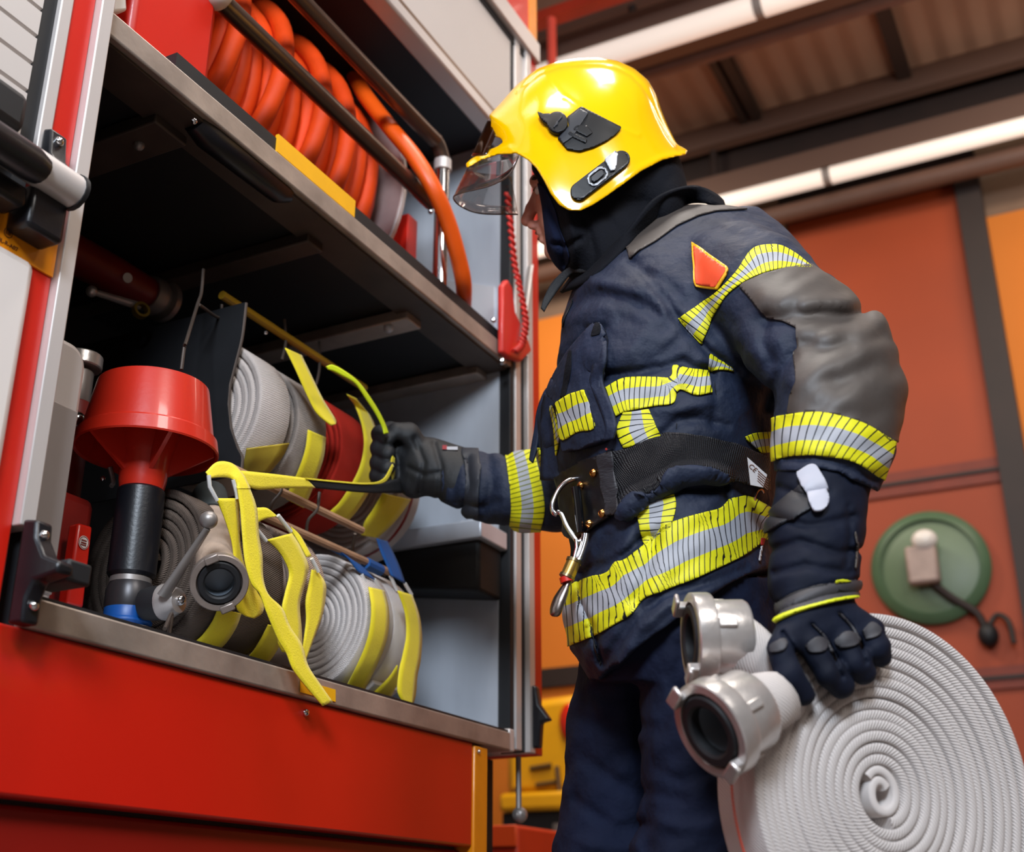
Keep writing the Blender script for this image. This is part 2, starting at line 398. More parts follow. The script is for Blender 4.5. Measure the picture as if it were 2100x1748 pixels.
lk=part(lk,'shutter_catch',PLA,bev=.003); part(MB().sphere((.884,1.078,1.348),.0065,12,8),'screw',CHR,lk)
lk2=MB().box(.845,.9,1.06,1.1,1.205,1.262).box(-.6,.84,1.06,1.1,1.222,1.25); part(lk2,'catch_plate',PLA,bev=.006)
# amber tape with approval mark, white locker panel under it
tp=part(B(-.6,.9235,Y0-.003,1.12,1.182,1.232),'amber_tape',ORTAPE)
def text(body,size,loc,right,up,m,parent,name,ext=.0003):
    cu=bpy.data.curves.new(name,'FONT'); cu.body=body; cu.size=size; cu.align_x='CENTER'; cu.align_y='CENTER'; cu.extrude=ext
    o=bpy.data.objects.new(name,cu); COL.objects.link(o); from mathutils import Matrix
    r=nrm(right); u=nrm(np.array(up)-r*np.dot(up,r)); n=np.cross(r,u)
    M=Matrix(((r[0],u[0],n[0],loc[0]),(r[1],u[1],n[1],loc[1]),(r[2],u[2],n[2],loc[2]),(0,0,0,1)))
    dg=bpy.context.evaluated_depsgraph_get(); me=bpy.data.meshes.new_from_object(o.evaluated_get(dg)); bpy.data.objects.remove(o)
    me.transform(M); return link(name,me,m,parent,False)
ax,ay,az=PY(17,478,Y0-.0035)
mk=MB().lathe([(.0055,-.0003),(.0062,-.0003),(.0062,.0003),(.0055,.0003)],(ax,Y0-.0035,az),(0,-1,0),24,True)
mk=part(mk,'approval_mark',INK,tp)
text('E8',.0075,(ax,Y0-.0036,az),(1,0,0),(0,0,1),INK,mk,'mark_lettering')
text('2',.007,PY(18,462,Y0-.0036),(1,0,0),(0,0,1),INK,mk,'mark_lettering')
text('00L-R-A07',.0075,PY(14,500,Y0-.0036),(1,0,0),(0,0,1),INK,mk,'mark_lettering')
part(B(-.6,.8915,Y0-.012,1.12,.80,1.183),'side_panel',WHPAN,bev=.012,label='white locker panel with rounded corner')
part(B(-.6,.889,Y0+.002,1.14,.757,1.2),'red_side_skin',RED)
# sill and its corner bracket
part(B(.957,2.147,Y0-.008,1.16,.757,.792),'sill',ALU_W,bev=.003)
part(B(.957,2.147,Y0-.003,1.16,.792,.7965),'sill_seal',RUB)
part(MB().prism([PY(615,1394,1.0915),PY(687,1415,1.0915),PY(687,1440,1.0915),PY(615,1420,1.0915)],(0,-.0012,0)),'warning_sticker',YLAB)
bk=MB(); x0=.925
bk.prism([(x0,1.085,.752),(x0,1.085,.872),(x0,1.062,.868),(x0,1.06,.848),(x0,1.045,.825),(x0,1.02,.815),(x0,1.02,.803),(x0,1.055,.798),(x0,1.062,.78),(x0,1.062,.752)],(.024,0,0))
bk=part(bk,'shutter_end_bracket',PLA,bev=.004)
part(MB().box(.949,.985,1.03,1.09,.80,.826),'bracket_pad',RUB,bk,bev=.004)
[part(MB().sphere((.936,1.06,q),.006,12,8),'screw',CHR,bk) for q in (.852,.772)]
# right-hand pillar
for nm,x0,x1,y,m in (('seal_strip',2.168,2.186,Y0+.004,RUB),('guide_rail',2.187,2.212,Y0,ALU_L),('seal_strip',2.213,2.239,Y0+.006,RUB),('guide_rail',2.240,2.266,Y0-.004,ALU_L),('corner_pillar',2.267,2.306,Y0,RED)):
    part(B(x0,x1,y,1.2,.765,2.5),nm,m,bev=.002)
part(B(2.268,2.305,1.2,2.3,.765,2.6),'rear_skin',RED)
part(B(2.262,2.306,Y0-.002,1.16,2.54,3.2),'amber_edge',ORTAPE)
br=MB(); br.prism([(2.25,1.097,.775),(2.25,1.097,.9),(2.25,1.088,.897),(2.25,1.082,.86),(2.25,1.058,.828),(2.25,1.078,.824),(2.25,1.082,.775)],(.02,0,0))
part(br,'shutter_end_bracket',PLA,bev=.004)
part(B(2.147,2.168,Y0-.006,1.16,.757,.80),'sill_end',ALU_L,bev=.003)
# under the truck at the rear
part(MB().tube([PY(1063,1552,1.14),PY(1064,1660,1.14)],.006,8).sphere(PY(1066,1672,1.14),.016,10,8),'drain_rod',GREYM)
part(B(2.03,2.28,1.2,1.24,.3,.76),'wheel_arch_panel',DARK)
# locker interior
part(B(.957,2.165,1.75,1.77,.76,2.6),'back_panel',DARK)
part(B(.94,.957,1.16,1.77,.76,2.6),'inner_side_panel',DARK)
part(B(2.165,2.18,1.13,1.77,.757,2.6),'steel_end_panel',STEEL)
part(B(.957,2.165,1.13,1.75,.77,.80),'locker_floor',STEEL)
part(MB().sphere(PX(948,1080,2.162),.013,10,8).lathe([(.001,.0),(.022,.0),(.022,-.004),(.001,-.004)],PX(948,1080,2.163),(1,0,0),16),'panel_bolt',STEEL)
# shelf: front edge, tray board, cross members underneath
shf=part(B(.95,2.165,Y0,1.16,1.575,1.614),'shelf_edge',ALU_W,bev=.003)
part(B(.957,2.165,1.16,1.75,1.582,1.614),'shelf_board',DARK)
part(B(.957,2.165,Y0+.012,1.185,1.570,1.5745),'shelf_rim',FRAME_D)
for x0,x1,m in ((1.115,1.185,FRAME_D),(1.50,1.545,FRAME_D),(1.83,1.885,ALU_W),(2.12,2.165,ALU_W)):
    part(B(x0,x1,1.16,1.75,1.555,1.58),'cross_member',m,bev=.003)
part(MB().sphere(PZ(285,298,1.553),.009,10,8),'member_bolt',GREYM)
part(MB().sphere(PZ(797,672,1.553),.011,10,8),'member_bolt',STEEL)
part(B(1.09,2.16,Y0+.008,1.15,1.614,1.645),'shelf_lip',RUB)
part(B(1.33,1.556,Y0+.004,1.11,1.618,1.652),'yellow_marker',YLAB)
# lamp tube under the shelf
lp=part(MB().tube([PY(400,248,1.13),PY(425,275,1.13),PY(572,388,1.13),PY(598,392,1.13)],[.02,.024,.024,.02],16),'locker_lamp',PLA)
for p in ((402,226),(578,375)):
    c=PY(*p,1.13); part(MB().obox(c,(.02,0,0),(0,.02,0),(0,0,.022)),'lamp_clamp',PLA,lp,bev=.005)
part(MB().sphere(PY(398,249,1.1),.005,8,6),'lamp_screw',CHR,lp)
# upper locker: guard rail, red housing, dark roof, grey fascia
gy=1.13; a=PY(450,8,gy); b_=PY(878,405,gy); c_=PY(907,298,gy); d_=PY(590,-60,gy); e_=PY(915,398,gy)
zl,zu=1.828,1.985; xr=1.902
gr=part(MB().tube([(a[0],gy,zl),(1.86,gy,zl)],.0165,16),'guard_rail',mat('dark_steel_tube','#6b5a50',.32,.8,var=.25,vscale=10))
part(MB().sphere((a[0]-.012,gy,zl+.005),.028,16,12),'rail_end_knob',WHP,gr)
part(MB().obox((a[0]-.07,gy+.02,zl+.012),(.06,0,0),(0,.012,0),(0,0,.024)),'rail_bracket',ALU_L,gr,bev=.004)
part(MB().tube(smooth_path([(1.2,gy,zu),(1.8,gy,zu),(xr-.03,gy,zu),(xr,gy,zu-.03),(xr,gy,zu-.05)],30),.0165,16),'upper_rail',MATS['dark_steel_tube'],gr)
part(MB().tube([(xr,gy,zu-.02),(xr,gy,1.62)],.0155,14),'rail_post',CHR,gr)
part(MB().tube([(xr,gy,zu-.055),(xr,gy,zu-.03)],.019,14),'post_collar',ALU_L,gr)
part(B(1.015,1.187,1.13,1.5,1.615,2.1),'reel_housing',RED,bev=.012)
part(MB().prism([PY(1*x,y,1.118) for x,y in ((228,-30),(258,-30),(262,22),(232,24))],(0,.02,0)),'housing_clip',WHP,bev=.004)
part(B(1.915,1.955,1.22,1.26,1.615,1.86),'reel_stay',RED,bev=.003)
part(MB().sphere(PY(884,434,1.215),.007,10,8),'stay_bolt',CHR)
part(B(.957,2.165,1.13,1.75,2.17,2.19),'upper_locker_roof',mat('dark_blue_lining','#15141c',.6,var=.3,vscale=6))
part(B(.957,2.262,Y0+.005,1.13,2.175,2.46),'fascia',SHUT,bev=.003)
part(B(.957,2.175,Y0-.006,1.14,2.145,2.178),'fascia_lip',ALU_L,bev=.006)
part(B(.957,2.175,Y0+.001,1.14,2.18,2.196),'fascia_rail',mat('bronze_rail','#8a7566',.4,.6,var=.2))
part(B(.957,2.262,Y0+.002,1.13,2.458,2.478),'fascia_seal',RUB)
part(B(.5,2.306,Y0-.012,1.14,2.478,2.54),'roof_trim',ALU_L,bev=.004)
part(B(-.6,2.262,Y0,1.3,2.54,3.1),'upper_body',RED)
# road wheels carry the truck
for x in (.2,2.75):
    w=MB().lathe([(.12,-.1),(.4,-.1),(.44,-.06),(.44,.06),(.4,.1),(.12,.1)],(x,1.75,.44),(0,1,0),36,True); w=part(w,'wheel',RUB)
    part(MB().lathe([(.001,-.09),(.2,-.09),(.23,-.1)],(x,1.75,.44),(0,1,0),24),'rim',GREYM,w)
# ------------------------------------------------------------------ reel of orange hose
reel=thing('hose_reel','reel of orange hose lying behind the steel guard rail in the upper locker','hose reel',(1.55,1.5,1.615))
rc=np.array([0,1.50,1.905]); RR=.275
part(MB().lathe([(.15,0),(.15,.68)],(1.2,rc[1],rc[2]),(1,0,0),32),'drum',DARK,reel)
fl=part(MB().lathe([(.05,0),(.298,0),(.298,.006),(.292,.012),(.05,.012)],(1.858,rc[1],rc[2]),(1,0,0),64,True),'flange',mat('reel_flange_metal','#b59a96',.4,.4,var=.35,vscale=12),reel)
part(MB().lathe([(.296,.004),(.302,.004),(.302,.014),(.296,.014)],(1.858,rc[1],rc[2]),(1,0,0),64,True),'flange_rim',ALU_L,fl)
part(MB().lathe([(.05,0),(.298,0),(.298,.012),(.05,.012)],(1.195,rc[1],rc[2]),(1,0,0),48,True),'flange',MATS['reel_flange_metal'],reel)
part(MB().tube([(1.19,rc[1],rc[2]),(2.16,rc[1],rc[2])],.03,12),'axle',GREYM,reel)
part(MB().box(1.3,1.34,1.46,1.54,1.614,1.78),'reel_cradle',DARK,reel); part(MB().box(1.7,1.74,1.46,1.54,1.614,1.78),'reel_cradle',DARK,reel)
turn=17; pts=[];rad=[]
jit=rng.normal(0,.006,turn*6+8); jr=rng.normal(0,.008,turn*6+8)
n=turn*44
for i in range(n+1):
    ph=2*math.pi*i/44; k=i/44*6; f=k-int(k); jx=jit[int(k)]*(1-f)+jit[int(k)+1]*f; jj=jr[int(k)]*(1-f)+jr[int(k)+1]*f
    pts.append((1.225+.615*i/n+jx,rc[1]+(RR-.022+jj)*math.cos(ph),rc[2]+(RR-.022+jj)*math.sin(ph)))
part(MB().tube(pts,.0188,10,flat=(1.0,1.0)),'hose',ORH,reel,smooth=60)
tail=smooth_path([PY(728,160,1.30),PY(752,200,1.24),PY(800,262,1.17),PY(848,320,1.12),PY(888,385,1.085),PY(918,455,1.08),PY(940,530,1.085),PY(951,585,1.1),PY(951,640,1.16)],60)
part(MB().tube(tail,.0195,14,flat=(1.0,.8)),'hose_end',mat('bright_orange_hose','#f25c0c',.42,var=.15,vscale=9,bump=.15,bscale=60),reel,smooth=60)
for i,(xx,sl) in enumerate(((1.37,.10),(1.50,.12),(1.615,.09),(1.70,.07))):
    P=[(xx-sl*.5*math.cos(u+.6)+.004*math.sin(u*3+i),rc[1]+(RR+.010+.004*math.sin(u*2+i))*math.cos(math.pi-u),rc[2]+(RR+.010+.004*math.sin(u*2+i))*math.sin(math.pi-u)) for u in np.linspace(-1.9,4.2,70)]
    part(MB().tube(P,.0188,10),'crossing_hose',ORH,reel,smooth=60)
# ------------------------------------------------------------------ rolled hoses
def hosemat(name,c,var=.25,tw=.0032,dk=.14):
    """woven canvas: twill ribs along UV.x (metres), UV.y across"""
    m=mat(name,c,.8,var=var,vscale=16,spec=.25); N,L,b=nodes(m)
    uv=N.new('ShaderNodeUVMap'); sx=N.new('ShaderNodeSeparateXYZ'); L.new(uv.outputs[0],sx.inputs[0])
    k=math_n(N,L,'ADD',math_n(N,L,'DIVIDE',sx.outputs[0],tw),math_n(N,L,'MULTIPLY',sx.outputs[1],190.))
    s=math_n(N,L,'SINE',math_n(N,L,'MULTIPLY',k,6.2832))
    bp=N.new('ShaderNodeBump'); bp.inputs['Strength'].default_value=.55; bp.inputs['Distance'].default_value=.0012; L.new(s,bp.inputs['Height']); L.new(bp.outputs[0],b.inputs['Normal'])
    old=b.inputs['Base Color'].links[0].from_socket
    f=math_n(N,L,'MULTIPLY_ADD',s,dk); f.node.inputs[2].default_value=dk
    L.new(mixc(N,L,f,old,tuple(x*.45 for x in lin(c)[:3])+(1,)),b.inputs['Base Color']); return m
HW=hosemat('white_canvas_hose','#e2d9d5',.10); HG=hosemat('grey_canvas_hose','#a3968d',.3); HB=hosemat('soiled_canvas_hose','#6a5b51',.4); HR=hosemat('red_canvas_hose','#c22a1b',.25); HT=hosemat('tan_canvas_hose','#b9a293',.3)
def spiral(c,e1,e2,ax,r0,r1,turns,width,thick,segs=56,wob=.0,start=0.,sx=1.,seed=0,ecc=0.):
    """flat hose wound up: returns MB with UVs; e1,e2 plane of the roll, ax its axis"""
    R=np.random.default_rng(seed); c,e1,e2,ax=[np.array(v,float) for v in (c,e1,e2,ax)]
    n=int(turns*segs); prof=[]
    w,t=width/2,thick/2
    for a,b_ in ((-1,-.25),(-.985,-.75),(-.93,-1),(.93,-1),(.985,-.75),(1,-.25),(1,.25),(.985,.75),(.93,1),(-.93,1),(-.985,.75),(-1,.25)): prof.append((a*w,b_*t))
    k=len(prof); mb=MB(); V=[];UVs=[]; s=0; last=None
    ph=R.uniform(0,6.28,6); off=R.normal(0,1,int(turns)+3)
    per=np.cumsum([0]+[math.hypot(prof[(j+1)%k][0]-prof[j][0],prof[(j+1)%k][1]-prof[j][1]) for j in range(k)])
    for i in range(n+1):
        q=i/segs; a=2*math.pi*q+start; r=r0+(r1-r0)*i/n
        r+=wob*(math.sin(2*a+ph[0])*.5+math.sin(3*a+ph[1])*.35+math.sin(q*1.7+ph[2])*.4)*(r/r1)
        o=off[int(q)]*(1-(q%1))+off[int(q)+1]*(q%1)
        d=math.cos(a)*e1*sx+math.sin(a)*e2; p=c+d*r+ax*o*width*.02+e1*ecc*(r/r1)**2
        if last is not None: s+=np.linalg.norm(p-last)
        last=p
        dn=nrm(d)
        for j,(x,y) in enumerate(prof): V.append(p+ax*x+dn*y); UVs.append((s,per[j]))
    F=[(i*k+j,i*k+(j+1)%k,(i+1)*k+(j+1)%k,(i+1)*k+j) for i in range(n) for j in range(k)]+[tuple(range(k-1,-1,-1)),tuple(n*k+j for j in range(k))]
    return mb.add(V,F,UVs)
def cylhit(px,py,Yc,zc,r):
    d=ray(px,py); a=d[1]**2+d[2]**2; oy,oz=-Yc,.45-zc; b=d[1]*oy+d[2]*oz; q=b*b-a*(oy*oy+oz*oz-r*r)
    t=(-b-math.sqrt(q))/a if q>0 else -b/a
    return CAM+d*t
UP=dict(Yc=1.335,zc=1.248,r=.135); LO=dict(Yc=1.268,zc=.936,r=.130)
def hroll(label,x0,x1,row,m,turns,seed,group,gap=.86,core=HG):
    Yc,zc,r=row['Yc'],row['zc'],row['r']; t=thing('hose_roll',label,'hose',((x0+x1)/2,Yc,zc-r),group)
    th=(r-.02)/turns
    part_=spiral(((x0+x1)/2,Yc,zc),(0,-1,0),(0,0,1),(1,0,0),.022,r-th*.45,turns,x1-x0,th*gap,40,.0025,seed*1.3,1.,seed).build('coiled_hose',m,t,50,uv=True)
    mesh_=MB().lathe([(.006,x0+.01),(.02,x0+.01),(.02,x1-.01),(.006,x1-.01)],(0,Yc,zc),(1,0,0),20,True).build('hose_core',m,t)
    return t
GU='hose rolls on the upper rack'; GL='hose rolls standing on the locker floor'
U1=hroll('pale grey hose roll on the upper rack, first beside the black divider',1.465,1.545,UP,hosemat('pale_canvas_hose','#d6cac3',.15),7,1,GU)
U2=hroll('grey hose roll on the upper rack with a loose yellow strap end over it',1.566,1.648,UP,HG,9,2,GU)
U3=hroll('red hose roll on the upper rack',1.70,1.80,UP,HR,11,3,GU)
U4=hroll('white hose roll with a red line, under the gloved hand reaching into the locker',1.905,1.985,UP,HW,9,4,GU)
L1=hroll('dark soiled hose roll on the locker floor behind the coupling with a short brown hose',1.312,1.386,LO,HB,7,5,GL)
L2=hroll('dark soiled hose roll on the locker floor, behind the long yellow strap',1.402,1.478,LO,HB,7,6,GL)
L3=hroll('tan hose roll on the locker floor between the dark rolls and the white rolls',1.52,1.597,LO,HT,8,7,GL)
L4=hroll('clean white hose roll on the locker floor showing its spiral face',1.715,1.800,LO,HW,9,8,GL)
L5=hroll('white hose roll on the locker floor next to the steel end panel',1.806,1.888,LO,HW,9,9,GL)
# red line on U4
ln=MB().lathe([(.1352,1.935),(.1356,1.937),(.1356,1.942),(.1352,1.944)],(0,UP['Yc'],UP['zc']),(1,0,0),48,True); part(ln,'red_line',RED_D,U4)
# ------------------------------------------------------------------ rack: rods, wires, divider
rack=thing('hose_rack','rack of wooden rods, bent wires and a black divider carrying the hose rolls','rack',(1.7,1.3,.8))
def rod(p,q,Y,r,m,name='rod'):
    a=PY(*p,Y); part(MB().tube([(a[0],Y,a[2]),(q,Y,a[2])],r,10),name,m,rack)
rod((470,958),PY(742,1088,1.165)[0],1.165,.0068,ROD); rod((520,1050),PY(800,1180,1.175)[0],1.175,.0068,ROD); rod((455,605),1.9,1.30,.008,mat('yellow_rod','#b58a1a',.5,var=.3))
for L_ in ([(417,552,1.28),(413,600,1.28),(405,625,1.26),(382,700,1.2),(378,712,1.2),(372,758,1.2)],[(583,655,1.3),(586,700,1.3),(578,738,1.3)],[(655,700,1.3),(655,755,1.3),(648,790,1.3)],
           [(408,625,1.26),(450,652,1.3),(455,625,1.3)],[(578,985,1.16),(575,1010,1.16),(558,1032,1.17),(553,1052,1.18)],[(655,1010,1.16),(650,1045,1.16),(632,1068,1.17),(628,1100,1.18)],[(345,1310,1.14),(352,1260,1.16),(338,1290,1.12)],[(728,1095,1.16),(722,1130,1.18)],[(700,1130,1.18),(790,1180,1.18)]):
    part(MB().tube(smooth_path(yp(L_),16),.0028,8),'bent_wire',FRAME_D,rack)
XD=1.452
dv=[PX(x,y,XD) for x,y in ((505,622),(497,690),(485,740),(472,790),(469,830),(474,880),(488,920),(497,940),(494,975))]
back=[(XD,1.74,dv[-1][2]),(XD,1.74,dv[0][2])]
part(MB().prism(dv+back,(-.004,0,0)),'divider_plate',RUB,rack)
part(MB().tube(smooth_path(dv,30),.0028,8),'divider_wire',FRAME_D,rack)
part(MB().sphere(PY(545,682,1.25),.004,8,6),'rack_rivet',CHR,rack)
part(MB().box(1.40,1.9,1.16,1.4,.80,.806),'base_mat',RUB,rack)
# ------------------------------------------------------------------ straps
GS='yellow webbing straps of the hose rack'
def strap(label,A,B,m=YEL,row=None,up=.0035,group=GS,bk=(),t=.002,n=44):
    """A,B: px edge paths, each (px,py[,Y]); with row they lie on that row of rolls"""
    def w(L): return [cylhit(p[0],p[1],row['Yc'],row['zc'],row['r']+up) if len(p)==2 else PY(*p) for p in L]
    a,b=w(A),w(B); t_=thing('webbing_strap',label,'strap',(np.array(a[len(a)//2])+b[len(b)//2])/2,group)
    ribbon('webbing',a,b,m,t_,t,n)
    for L_ in bk: part(MB().tube(yp(L_),.0032,8),'buckle_bar',mat('bright_buckle_metal','#f4f4f2',.3,.3,var=.05),t_)
    return t_
z2=lambda L,*Y: [(350+x/3.497,1000+y/3.497)+((Y[0]+(Y[-1]-Y[0])*i/max(len(L)-1,1),) if Y else ()) for i,(x,y) in enumerate(L)]
z1=lambda L,*Y: [(350+x/3.497,600+y/3.497)+((Y[0]+(Y[-1]-Y[0])*i/max(len(L)-1,1),) if Y else ()) for i,(x,y) in enumerate(L)]
A=z2([(475,-10),(500,150),(515,350),(535,540),(580,690),(640,765),(690,900),(770,1090),(830,1190),(880,1310),(980,1440),(1090,1568)],1.10,1.062)
B_=z2([(560,-10),(615,150),(632,350),(655,490),(662,650),(700,770),(800,870),(855,1000),(940,1130),(985,1280),(1065,1405),(1160,1540)],1.10,1.062)
s1=strap('long yellow strap hanging in front of the locker down over the sill',A,B_,n=70)
top=ribbon('webbing_fold',[PY(*p) for p in ((422,968,1.11),(445,948,1.115),(475,951,1.115),(497,972,1.107),(508,992,1.101),(513,1003,1.099))],[PY(*p) for p in ((430,981,1.105),(450,979,1.107),(470,980,1.107),(482,985,1.103),(486,993,1.101),(487,1003,1.099))],YEL,s1)
for L_ in (((428,975,1.105),(430,998,1.105),(445,1027,1.105)),((478,984,1.105),(485,1010,1.105),(487,1024,1.105))): part(MB().tube(yp(L_),.003,8),'buckle_bar',mat('bright_buckle_metal','#f4f4f2',.3,.3,var=.05),s1)
strap('yellow strap under the square buckle, behind the brown hose coupling',z2([(328,78),(390,230),(440,400),(455,560),(462,700),(470,840),(490,890),(540,925)],1.108,1.108),z2([(482,78),(492,250),(500,420),(540,600),(600,720),(660,830),(655,900),(600,940)],1.108,1.108))
strap('yellow strap with a steel buckle lying over the tan hose roll',z2([(622,145),(690,150),(760,205)],1.13,1.125)+[],z2([(628,250),(680,225),(745,210)],1.13,1.125),bk=[z2([(770,200),(862,318)],1.122),z2([(622,308),(684,384)],1.122)],n=16)
strap('folded yellow strap end in front of the tan hose roll',z2([(690,375),(760,440),(815,520),(850,620),(820,760),(800,860),(810,960),(770,1100),(800,1180)],1.12,1.12),z2([(868,328),(930,430),(985,560),(975,640),(930,800),(925,880),(935,1000),(940,1140),(930,1200)],1.12,1.12))
strap('yellow strap curving down the rim of the tan hose roll',z2([(1012,590),(985,720),(968,820),(972,950),(955,1090),(935,1210)],1.13,1.13),z2([(1050,600),(1108,690),(1108,800),(1085,920),(1020,1100),(965,1250)],1.13,1.13),bk=[z2([(1010,510),(1058,605)],1.125)])
strap('narrow yellow strap running from the upper rod to the tan hose roll',z2([(862,280),(930,350),(1010,495)],1.15,1.135),z2([(872,320),(920,400),(975,500)],1.15,1.135),n=16)
strap('yellow strap round the dark hose roll behind the brown hose coupling',z2([(340,868),(300,960),(230,1060),(150,1130)]),z2([(505,905),(470,1000),(400,1110),(320,1185)]),row=LO)
strap('yellow strap round the dark hose roll behind the long hanging strap',z2([(700,985),(640,1100),(580,1190),(500,1265)]),z2([(800,1000),(790,1100),(740,1200),(660,1300)]),row=LO)
strap('yellow strap round the white hose roll with the spiral face',z2([(1418,715),(1438,850),(1430,1000),(1395,1140),(1330,1290),(1250,1450)]),z2([(1530,740),(1562,870),(1560,1020),(1530,1150),(1470,1290),(1370,1490)]),row=LO,bk=[z2([(1370,625),(1412,718)],1.165),z2([(1462,660),(1505,735)],1.165)])
strap('yellow strap with a loose end on the white roll beside the steel panel',z2([(1628,740),(1680,900),(1690,1060),(1665,1200),(1638,1320),(1630,1470),(1690,1572)],1.125,1.112),z2([(1732,772),(1782,920),(1800,1080),(1790,1240),(1768,1350),(1755,1490),(1730,1575)],1.125,1.112),bk=[z2([(1575,635),(1622,738)],1.17),z2([(1680,690),(1728,770)],1.17)])
strap('short yellow strap piece low between the two white rolls',z2([(1625,1275),(1560,1370),(1440,1490)]),z2([(1628,1400),(1600,1460),(1560,1535)]),row=LO,n=16)
strap('blue strap crossing above the white spiral hose roll',z2([(1010,365),(1120,400),(1250,490),(1345,605)],1.18,1.165),z2([(1050,400),(1200,480),(1360,560),(1470,668)],1.18,1.165),BLU,group='blue webbing straps',n=24)
strap('blue strap hanging from the white roll with a red line to the white roll below',z2([(1475,365),(1510,470),(1550,560),(1580,632)],1.18,1.165),z2([(1555,390),(1600,480),(1640,570),(1682,690)],1.18,1.165),BLU,group='blue webbing straps',n=24)
part(MB().tube(yp([(750,1155,1.175),(780,1170,1.175)]),.0105,10),'blue_sleeve',BLU,rack)
strap('loose yellow strap end lying across the red hose roll',z1([(820,398),(890,540),(980,740),(1050,868),(1150,955)],1.195,1.17),z1([(938,452),(1000,580),(1090,765),(1178,905),(1184,945)],1.195,1.17),n=30)
strap('yellow strap round the grey upper hose roll',z1([(985,985),(965,1130),(915,1280),(850,1420),(825,1480)]),z1([(1112,1040),(1095,1180),(1050,1320),(990,1470),(955,1545)]),row=UP)
strap('yellow strap round the red hose roll',z1([(1262,730),(1330,830),(1378,980),(1385,1120),(1350,1270),(1270,1420),(1200,1520),(1110,1600)]),z1([(1330,760),(1440,900),(1480,1020),(1500,1150),(1480,1290),(1420,1430),(1340,1560),(1240,1670)]),row=UP)
strap('yellow strap round the white roll with a red line',z1([(1520,1440),(1450,1560),(1390,1650),(1365,1740)]),z1([(1722,1485),(1650,1590),(1570,1680),(1480,1760)]),row=UP)
strap('bit of yellow strap on the pale grey upper hose roll',z1([(545,1120),(530,1200),(500,1290)]),z1([(850,1080),(800,1180),(710,1290)]),mat('faded_yellow_webbing','#cdb23a',.7,var=.4,vscale=18),row=UP,n=20)
# strap held by the gloved hand
hs=strap('yellow and black strap pulled tight by the gloved hand in the locker',z1([(495,1278),(600,1288),(780,1308),(980,1335)],1.135,1.14),z1([(560,1395),(640,1415),(800,1405),(1035,1402)],1.135,1.14),n=30)
ribbon('black_underside',yp(z1([(970,1338),(1200,1358),(1400,1372),(1500,1366),(1640,1330)],1.14,1.12)),yp(z1([(1040,1404),(1200,1420),(1400,1437),(1520,1440),(1660,1440)],1.14,1.12)),BLKW,hs)
ribbon('bright_edge',yp(z1([(965,1330),(1200,1353),(1400,1366),(1520,1340),(1590,1230)],1.138,1.118)),yp(z1([(972,1342),(1200,1364),(1400,1378),(1540,1358),(1600,1250)],1.138,1.118)),YEL,hs,.0015)
ribbon('webbing_fold',yp(z1([(1515,1372),(1560,1290),(1588,1170)],1.13,1.12)),yp(z1([(1585,1395),(1606,1300),(1606,1190)],1.13,1.12)),YEL,hs)
ribbon('loose_end',yp(z1([(1115,530),(1160,520),(1240,560),(1340,636),(1420,740),(1490,850),(1535,940),(1562,1012)],1.13,1.12)),yp(z1([(1128,552),(1170,566),(1230,598),(1325,655),(1405,770),(1470,870),(1515,960),(1530,1015)],1.13,1.12)),mat('lime_webbing','#d9ec1e',.5,var=.1,emit=0.),hs)
# ------------------------------------------------------------------ couplings
def storz(name,c,ax,R,parent,m=STOR,seal=RUB,ref=(0,0,1),depth=1.):
    """claw coupling: axis points out of the open face; returns the ring"""
    c=np.array(c,float); ax=nrm(ax); rf=np.array(ref,float); A=nrm(rf-ax*np.dot(rf,ax)); Bv=np.cross(ax,A)
    o=MB(); o.lathe([(R*.70,-.95*R*depth),(R*.80,-.95*R*depth),(R*.84,-.9*R*depth),(R*.84,-.42*R),(R*.98,-.40*R),(R,-.36*R),(R,0.0),(R*.97,.03*R),(R*.80,.03*R),(R*.78,0),(R*.78,-.25*R),(R*.70,-.25*R)],c,ax,48,True)
    ring=o.build(name,m,parent,40)
    for i in range(8):
        a=2*math.pi*i/8+.2; d=math.cos(a)*A+math.sin(a)*Bv; tn=np.cross(ax,d)
        if i%2==0: part(MB().obox(c-ax*R*.62+d*R*.86,ax*R*.2,tn*R*.10,d*R*.05),'grip_rib',m,ring,bev=.0015)
    for a in (.5,.5+math.pi):
        d=math.cos(a)*A+math.sin(a)*Bv; tn=np.cross(ax,d)
        lug=MB().obox(c+ax*R*.10+d*R*.86,ax*R*.14,tn*R*.17,d*R*.10).obox(c+ax*R*.20+d*R*.90-tn*R*.08,ax*R*.05,tn*R*.25,d*R*.14)
        part(lug,'claw_lug',m,ring,bev=.002)
    part(MB().lathe([(R*.5,.02*R),(R*.56,.07*R),(R*.70,.07*R),(R*.74,.02*R),(R*.74,-.2*R),(R*.5,-.2*R)],c,ax,40,True),'rubber_seal',seal,ring)
    part(MB().lathe([(R*.52,-.05*R),(R*.52,-.9*R*depth),(R*.001,-.9*R*depth)],c,ax,32),'bore',mat('bore_metal','#8f9aa5',.4,.4,var=.4),ring)
    return ring
